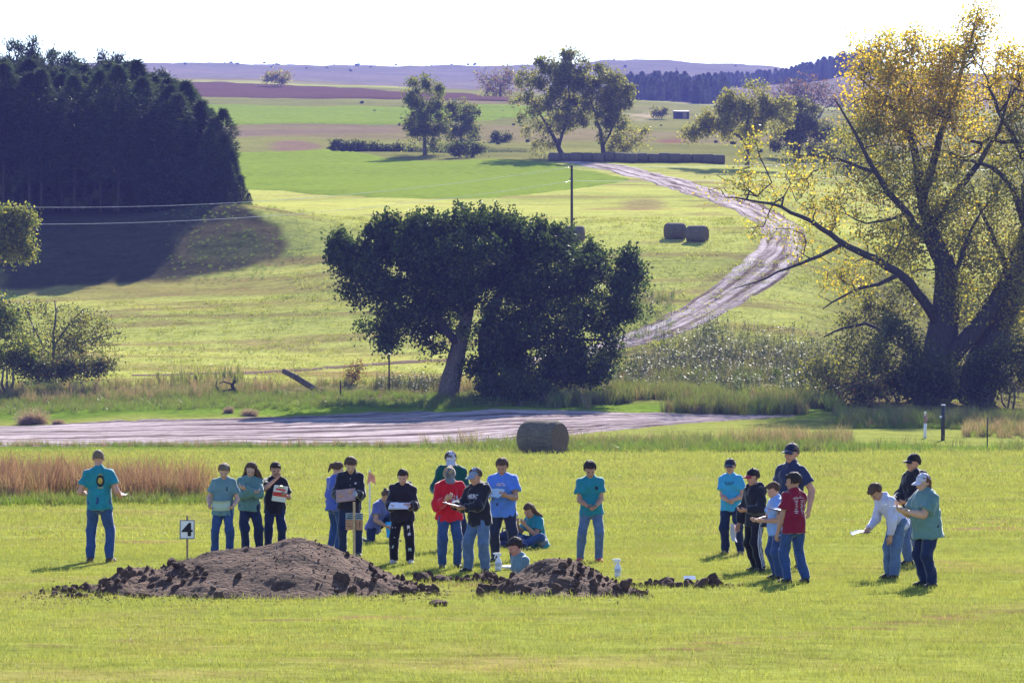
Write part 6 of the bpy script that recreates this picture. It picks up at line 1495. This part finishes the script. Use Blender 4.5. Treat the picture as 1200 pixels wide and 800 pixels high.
for k in range(n_b):
    xx = 643 + (849 - 643) * (k + .5) / n_b; D_ = 466 + (k > 7) * 1.5 + rg.normal() * .25; p_ = gpt(xx, D_)
    pos_ = ['leftmost', 'second', 'third', 'fourth', 'fifth', 'sixth', 'seventh', 'eighth', 'ninth', 'tenth', 'eleventh', 'twelfth', 'thirteenth', 'fourteenth', 'fifteenth', 'rightmost'][k]
    bale(p_, radians(rg.normal() * 11 + 3), k % 3, f'{pos_} bale from the left in the long row at the top of the track' if 0 < k < 15 else f'{pos_} bale of the long row at the top of the track', 'round bales lined up at the top of the track', rg.uniform(.80, .90))

# ------------------------------------------------------------------ signs and stakes
WOOD = plain('weathered_wood', (.24, .17, .11), .9, nscale=20); WOODP = plain('pale_stake_wood', (.42, .30, .19), .9, nscale=20); PAINTW = plain('white_painted_board', (.66, .64, .70), .7, amt=.08); PAINTK = plain('black_paint', (.015, .014, .02), .7); STEEL = plain('dark_steel_post', (.035, .035, .04), .6)
D_ = 51.0; p_ = gpt(219, D_); r = root('number_sign', p_, 'white number four sign on a thin stake behind the large heap', 'sign', None, radians(3))
zc = float(CZ + slope_of(620) * D_ - p_[2]); b = MB(); b.box((0, .02, zc / 2 + .05), (.03, .03, zc + .32)); obj('stake', b.mesh('stake', [WOOD]), r)
b = MB(); b.box((0, 0, zc), (.225, .012, .285)); bo = obj('board', b.mesh('board', [PAINTW]), r)
b = MB()
for (cx, cz, sx, sz) in ((0, .136, .225, .014), (0, -.136, .225, .014), (.1055, 0, .014, .258), (-.1055, 0, .014, .258)): b.box((cx, -.009, zc + cz), (sx, .006, sz))
obj('border', b.mesh('border', [plain('grey_border', (.16, .15, .18), .7)]), bo)
v, f = text_shape('4', .30); v = np.array(v); v -= (v.max(0) + v.min(0)) / 2; v *= .20 / np.ptp(v[:, 1])
b = MB(); b.add([(a_ * 1.1, -.012, zc + c_) for a_, c_ in v], [tuple(q) for q in f])
for dx in (-.006, .006): b.add([(a_ * 1.1 + dx, -.011 + dx * .05, zc + c_) for a_, c_ in v], [tuple(q) for q in f])
o = obj('number', b.mesh('number', [PAINTK]), bo)
D_ = 52.2; p_ = gpt(415, D_); r = root('wooden_sign', p_, 'brown wooden notice board on a pale stake before the black pullover', 'sign', None, radians(-4)); s_ = D_ / FPX
zt, zb = float(CZ + slope_of(601) * D_ - p_[2]), float(CZ + slope_of(621) * D_ - p_[2])
b = MB(); b.box((0, -.03, zt * .5 + .06), (.034, .022, zt + .22)); obj('stake', b.mesh('stake', [WOODP]), r)
b = MB(); b.box((0, 0, (zt + zb) / 2 - .045), (.265, .014, (zt - zb) * .62)); obj('board', b.mesh('board', [plain('orange_plywood', (.40, .21, .13), .8)]), r)
zh = zt - (zt - zb) * .19; b = MB(); b.box((0, -.002, zh), (.265, .012, (zt - zb) * .36)); hd_ = obj('header_panel', b.mesh('header_panel', [plain('blue_grey_print', (.20, .26, .33), .7)]), r)
b = MB()
for k in range(3):
    for s in (-1, 1): b.box((s * .07, -.010, zh + .03 - k * .028), (.085 - .02 * (k % 2), .004, .011))
obj('print_line', b.mesh('print_line', [PAINTK]), hd_)
b = MB(); b.box((.085, -.009, (zt + zb) / 2 - .045), (.012, .005, .10)); b.box((-.085, -.009, (zt + zb) / 2 - .03), (.05, .005, .012)); b.box((-.085, -.009, (zt + zb) / 2 - .065), (.06, .005, .012)); obj('painted_mark', b.mesh('painted_mark', [plain('brown_paint', (.13, .07, .05), .8)]), r)
D_ = 63.5; p_ = gpt(433, D_); r = root('survey_stake', p_, 'thin pale survey stake with pink ribbon behind the crouching person', 'stake'); zt = float(CZ + slope_of(551) * D_ - p_[2])
b = MB(); b.tube([(0, 0, -.1), (0, 0, zt)], .016, 8); obj('stake', b.mesh('stake', [plain('pale_fibreglass', (.62, .58, .60), .6)]), r)
b = MB(); b.add([(.0, -.018, zt - .03), (.10, -.05, zt - .10), (.12, -.02, zt - .26), (.02, -.02, zt - .20), (-.05, -.03, zt - .28), (-.02, -.018, zt - .05)], [(0, 1, 2, 3), (0, 3, 4, 5)]); obj('ribbon', b.mesh('ribbon', [plain('pink_ribbon', (.62, .25, .20), .7)]), r)
# ------------------------------------------------------------------ small things on the grass
PLW = plain('white_plastic', (.68, .67, .72), .4, amt=.05)
def spray(x, y, label):
    p_ = hit(x, y); r = root('spray_bottle', p_, label, 'spray bottle', 'spray bottles by the pit'); b = MB(); prof = [(0, .046), (.02, .050), (.13, .049), (.17, .036), (.20, .017), (.225, .016)]
    b.tube([(0, 0, z) for z, q in prof], [q for z, q in prof], 16); obj('bottle', b.mesh('bottle', [PLW], True), r)
    b = MB(); b.box((-.012, 0, .245), (.085, .030, .042)); b.box((-.066, 0, .252), (.03, .018, .018)); b.tube([(-.035, 0, .235), (-.055, 0, .20), (-.05, 0, .175)], .008, 6); b.box((.028, 0, .238), (.03, .026, .03)); obj('trigger_head', b.mesh('trigger_head', [PLW]), r)
    b = MB(); b.tube([(0, 0, .07), (0, 0, .125)], .0505, 16); obj('label_band', b.mesh('label_band', [plain('pale_label', (.45, .48, .62), .6)], True), r)
spray(584, 672, 'white spray bottle on the grass left of the boy in the pit'); spray(724, 678, 'white spray bottle on the grass right of the smaller heap')
p_ = hit(600, 671); r = root('bucket_lid', p_, 'white plastic tray lying on the grass behind the pit', 'tray'); b = MB(); b.tube([(0, 0, .02), (0, 0, .05), (0, 0, .055)], [.14, .17, .165], 20); obj('tray', b.mesh('tray', [PLW], True), r)
p_ = hit(808, 689); r = root('paper_scrap', p_, 'small white tag lying on the soil right of the smaller heap', 'paper'); b = MB(); b.box((0, 0, .10), (.16, .09, .006), Matrix.Rotation(.5, 3, 'X')); obj('paper', b.mesh('paper', [PAPER]), r)
# ------------------------------------------------------------------ pole and wires
pb = gpt(670, 300.0); r = root('utility_pole', pb, 'dark wooden utility pole standing behind the spreading tree', 'utility pole'); zt = float(CZ + slope_of(194) * 300 - pb[2])
b = MB(); b.tube([(0, 0, -.3), (0, 0, zt)], [.13, .10], 10); obj("pole", b.mesh('pole', [BARK_D], True), r)
for dz in (.15, 1.25):
    b = MB(); b.tube([(-.16, 0, zt - dz), (-.16, 0, zt - dz + .16)], [.05, .04], 8); obj('insulator', b.mesh('insulator', [plain('insulator_glass', (.2, .22, .22), .3)], True), r)
WIRE = plain('aluminium_wire', (.70, .68, .70), .35, Metallic=0.3)
def wire(pts, label):
    xs = np.array([q[0] for q in pts], float); ys = np.array([q[1] for q in pts], float); c = np.polyfit(xs, ys, 2); q = np.linspace(xs.min(), xs.max(), 60)
    P = [at(x, np.polyval(c, x), 300 - (670 - x) * .012) for x in q]; b = MB(); b.tube(P, .014, 5); o = obj('overhead_wire', b.mesh('overhead_wire', [WIRE], True)); o['label'] = label; o['category'] = 'wire'; o['group'] = 'overhead wires'
wire([(670, 195.5), (305, 236), (0, 242), (-160, 236)], 'upper overhead wire running left from the pole past the pine wood')
wire([(670, 212), (305, 254), (0, 262), (-160, 258)], 'lower overhead wire running left from the pole past the pine wood')
wire([(670, 195.5), (950, 192), (1400, 160)], 'upper overhead wire running right from the pole behind the cottonwood')
wire([(670, 212), (950, 209), (1400, 178)], 'lower overhead wire running right from the pole behind the cottonwood')
# ------------------------------------------------------------------ posts, dead wood, dry bush
def post(x, y0, y1, rad, mat, label, name='fence_post', D=None):
    p_ = hit(x, y1) if D is None else gpt(x, D); zt = float(CZ + slope_of(y0) * p_[1] - p_[2]); r = root(name, p_, label, 'post', 'posts by the road'); b = MB(); b.tube([(0, 0, -.2), (0, .01, zt * .6), (.02, 0, zt)], [rad, rad, rad * .9], 8); obj('post', b.mesh('post', [mat], True), r); return r, zt
post(456, 402, 463, .055, BARK_D, 'slender dark post left of the spreading tree')
r, zt = post(1105, 475, 516, .11, STEEL, 'dark steel post standing on the green grass at right'); b = MB(); b.tube([(.02, 0, zt), (.02, 0, zt + .06)], [.13, .10], 8); obj('cap', b.mesh('cap', [PAINTW], True), r); b = MB(); b.box((-.13, -.05, zt * .68), (.12, .06, .10)); obj('tag', b.mesh('tag', [PAINTW]), r)
r, zt = post(1084, 496, 513, .085, PAINTW, 'short white marker post left of the steel post'); b = MB(); b.tube([(.02, 0, zt), (.04, 0, zt + .25), (-.05, 0, zt + .45)], [.05, .10, .03], 6); b.tube([(.02, 0, zt + .1), (.10, 0, zt + .52)], [.05, .03], 5); obj('faded_ribbon', b.mesh('faded_ribbon', [plain('faded_red', (.30, .16, .16), .8)], True), r); b = MB(); b.box((0, -.05, zt + .60), (.13, .03, .10)); b.tube([(.02, 0, zt), (.0, 0, zt + .6)], .02, 5); obj('tag', b.mesh('tag', [PAINTW]), r)
post(1157, 488, 527, .032, STEEL, 'thin steel rod post near the right edge')
post(399, 446, 467, .05, BARK_D, 'short crooked stub left of the slender post')
p_ = hit(383, 462); r = root('fallen_log', p_, 'dead log leaning out of the weeds behind the road', 'log'); e = at(331, 434, p_[1]) - p_
b = MB(); b.tube([(.25, 0, -.15), e * .3 + [0, 0, -.12], e * .7, e], [.24, .22, .20, .17], 10); obj('log', b.mesh('log', [BARK_P], True), r); b = MB(); b.tube([e * .62, e * .62 + [-.1, 0, .35]], [.06, .03], 6); obj('stub', b.mesh('stub', [BARK_P], True), r)
p_ = hit(270, 464); r = root('dead_branch', p_, 'twisted dead branch lying in the weeds behind the road', 'branch'); L_ = lambda a_, c_: at(a_, c_, p_[1]) - p_
b = MB()
for pl_, r0 in (([(278, 463), (272, 452), (275, 445)], .16), ([(274, 456), (262, 458), (255, 461)], .09), ([(258, 460), (253, 452), (254, 445)], .06), ([(272, 450), (262, 447), (257, 449)], .06)): b.tube([L_(*q) for q in pl_], [r0, r0 * .8, r0 * .4], 7)
obj('branch', b.mesh('branch', [BARK_D], True), r)
rg = np.random.default_rng(31)
def dry_bush(x, y, w, h, label, mat, n=900):
    p_ = hit(x, y); s = p_[1] / FPX; W_, H_ = w * s / 2, h * s; r = root('dry_bush', p_, label, 'bush'); V, F, A = [], [], []
    for k in range(n):
        d = rnd_unit(1, rg)[0]; d[2] = abs(d[2]) * .9; e = d * [W_, W_ * .8, H_] * rg.uniform(.75, 1.05); m = e * .55 + rg.normal(size=3) * .08; sd = nrm(np.cross(d, rg.normal(size=3))) * .014; q = len(V)
        V += [np.zeros(3) + rg.normal(size=3) * [.15, .15, .01], np.zeros(3) + sd, m - sd, m + sd, e + rg.normal(size=3) * .05]; F += [(q, q + 1, q + 3, q + 2), (q + 2, q + 3, q + 4)]; A += [rg.random()] * 5
    me = mesh_from('stems', np.array(V), F, [mat]); at_ = me.attributes.new('rnd', 'FLOAT', 'POINT'); at_.data.foreach_set('value', np.array(A, np.float32)); obj('stems', me, r)
    me = leaf_mesh('seed_heads', ell(n * 2, (0, 0, H_ * .45), (W_, W_ * .8, H_ * .55), rg, .6), .06, mat, rg, .5); obj('seed_heads', me, r)
DRYB = leaf_mat('dry_pink_stems', (.30, .19, .15, 1), (.42, .29, .24, 1), .35, .02)
dry_bush(38, 496, 48, 20, 'round pinkish tumbleweed beside the dirt road at the left', DRYB); dry_bush(292, 486, 26, 9, 'small tan dry bush on the road verge at the left', DRYB, 400); dry_bush(268, 484, 14, 8, 'smallest dry bush on the road verge at the left', DRYB, 250); dry_bush(68, 497, 18, 7, 'low brown dry bush just right of the tumbleweed', DRYB, 250)
# ------------------------------------------------------------------ small far shed
D_ = 752.; p_ = gpt(798, D_); r = root('small_shed', p_, 'small dark shed far off below the pine ridge', 'shed', None, radians(12))
DK = plain('dark_boards', (.05, .045, .05), .9); b = MB(); b.box((0, 0, .8), (3.0, 2.4, 1.8)); obj('wall', b.mesh('wall', [DK]), r)
b = MB(); b.box((0, 0, 1.78), (3.3, 2.7, .14), Matrix.Rotation(.10, 3, 'X')); obj('roof', b.mesh('roof', [plain('tin_roof', (.16, .15, .19), .6)]), r); b = MB(); b.box((.5, -1.22, .7), (.9, .06, 1.5)); obj('door', b.mesh('door', [WOOD]), r)
# ------------------------------------------------------------------ the air between
t = NT('haze_air')
pv = t.n('ShaderNodeVolumePrincipled', i_Density=0.00020, i_Anisotropy=0.0)
pv.inputs['Color'].default_value = (0.25, 0.265, 0.86, 1)
pv.inputs['Density Attribute'].default_value = ''
t.l(pv.outputs[0], t.out.inputs['Volume'])
try: t.mat.cycles.homogeneous_volume = True
except Exception: pass
zs = [v for v in (ZZ.min() - 1.0, ZZ.max() + 24)]
b = MB(); b.box((0, 2250, (zs[0] + zs[1]) / 2), (6200, 4900, zs[1] - zs[0]))
obj('haze', b.mesh('haze', [t.mat]), kind='stuff', label='thin violet autumn haze over the valley')
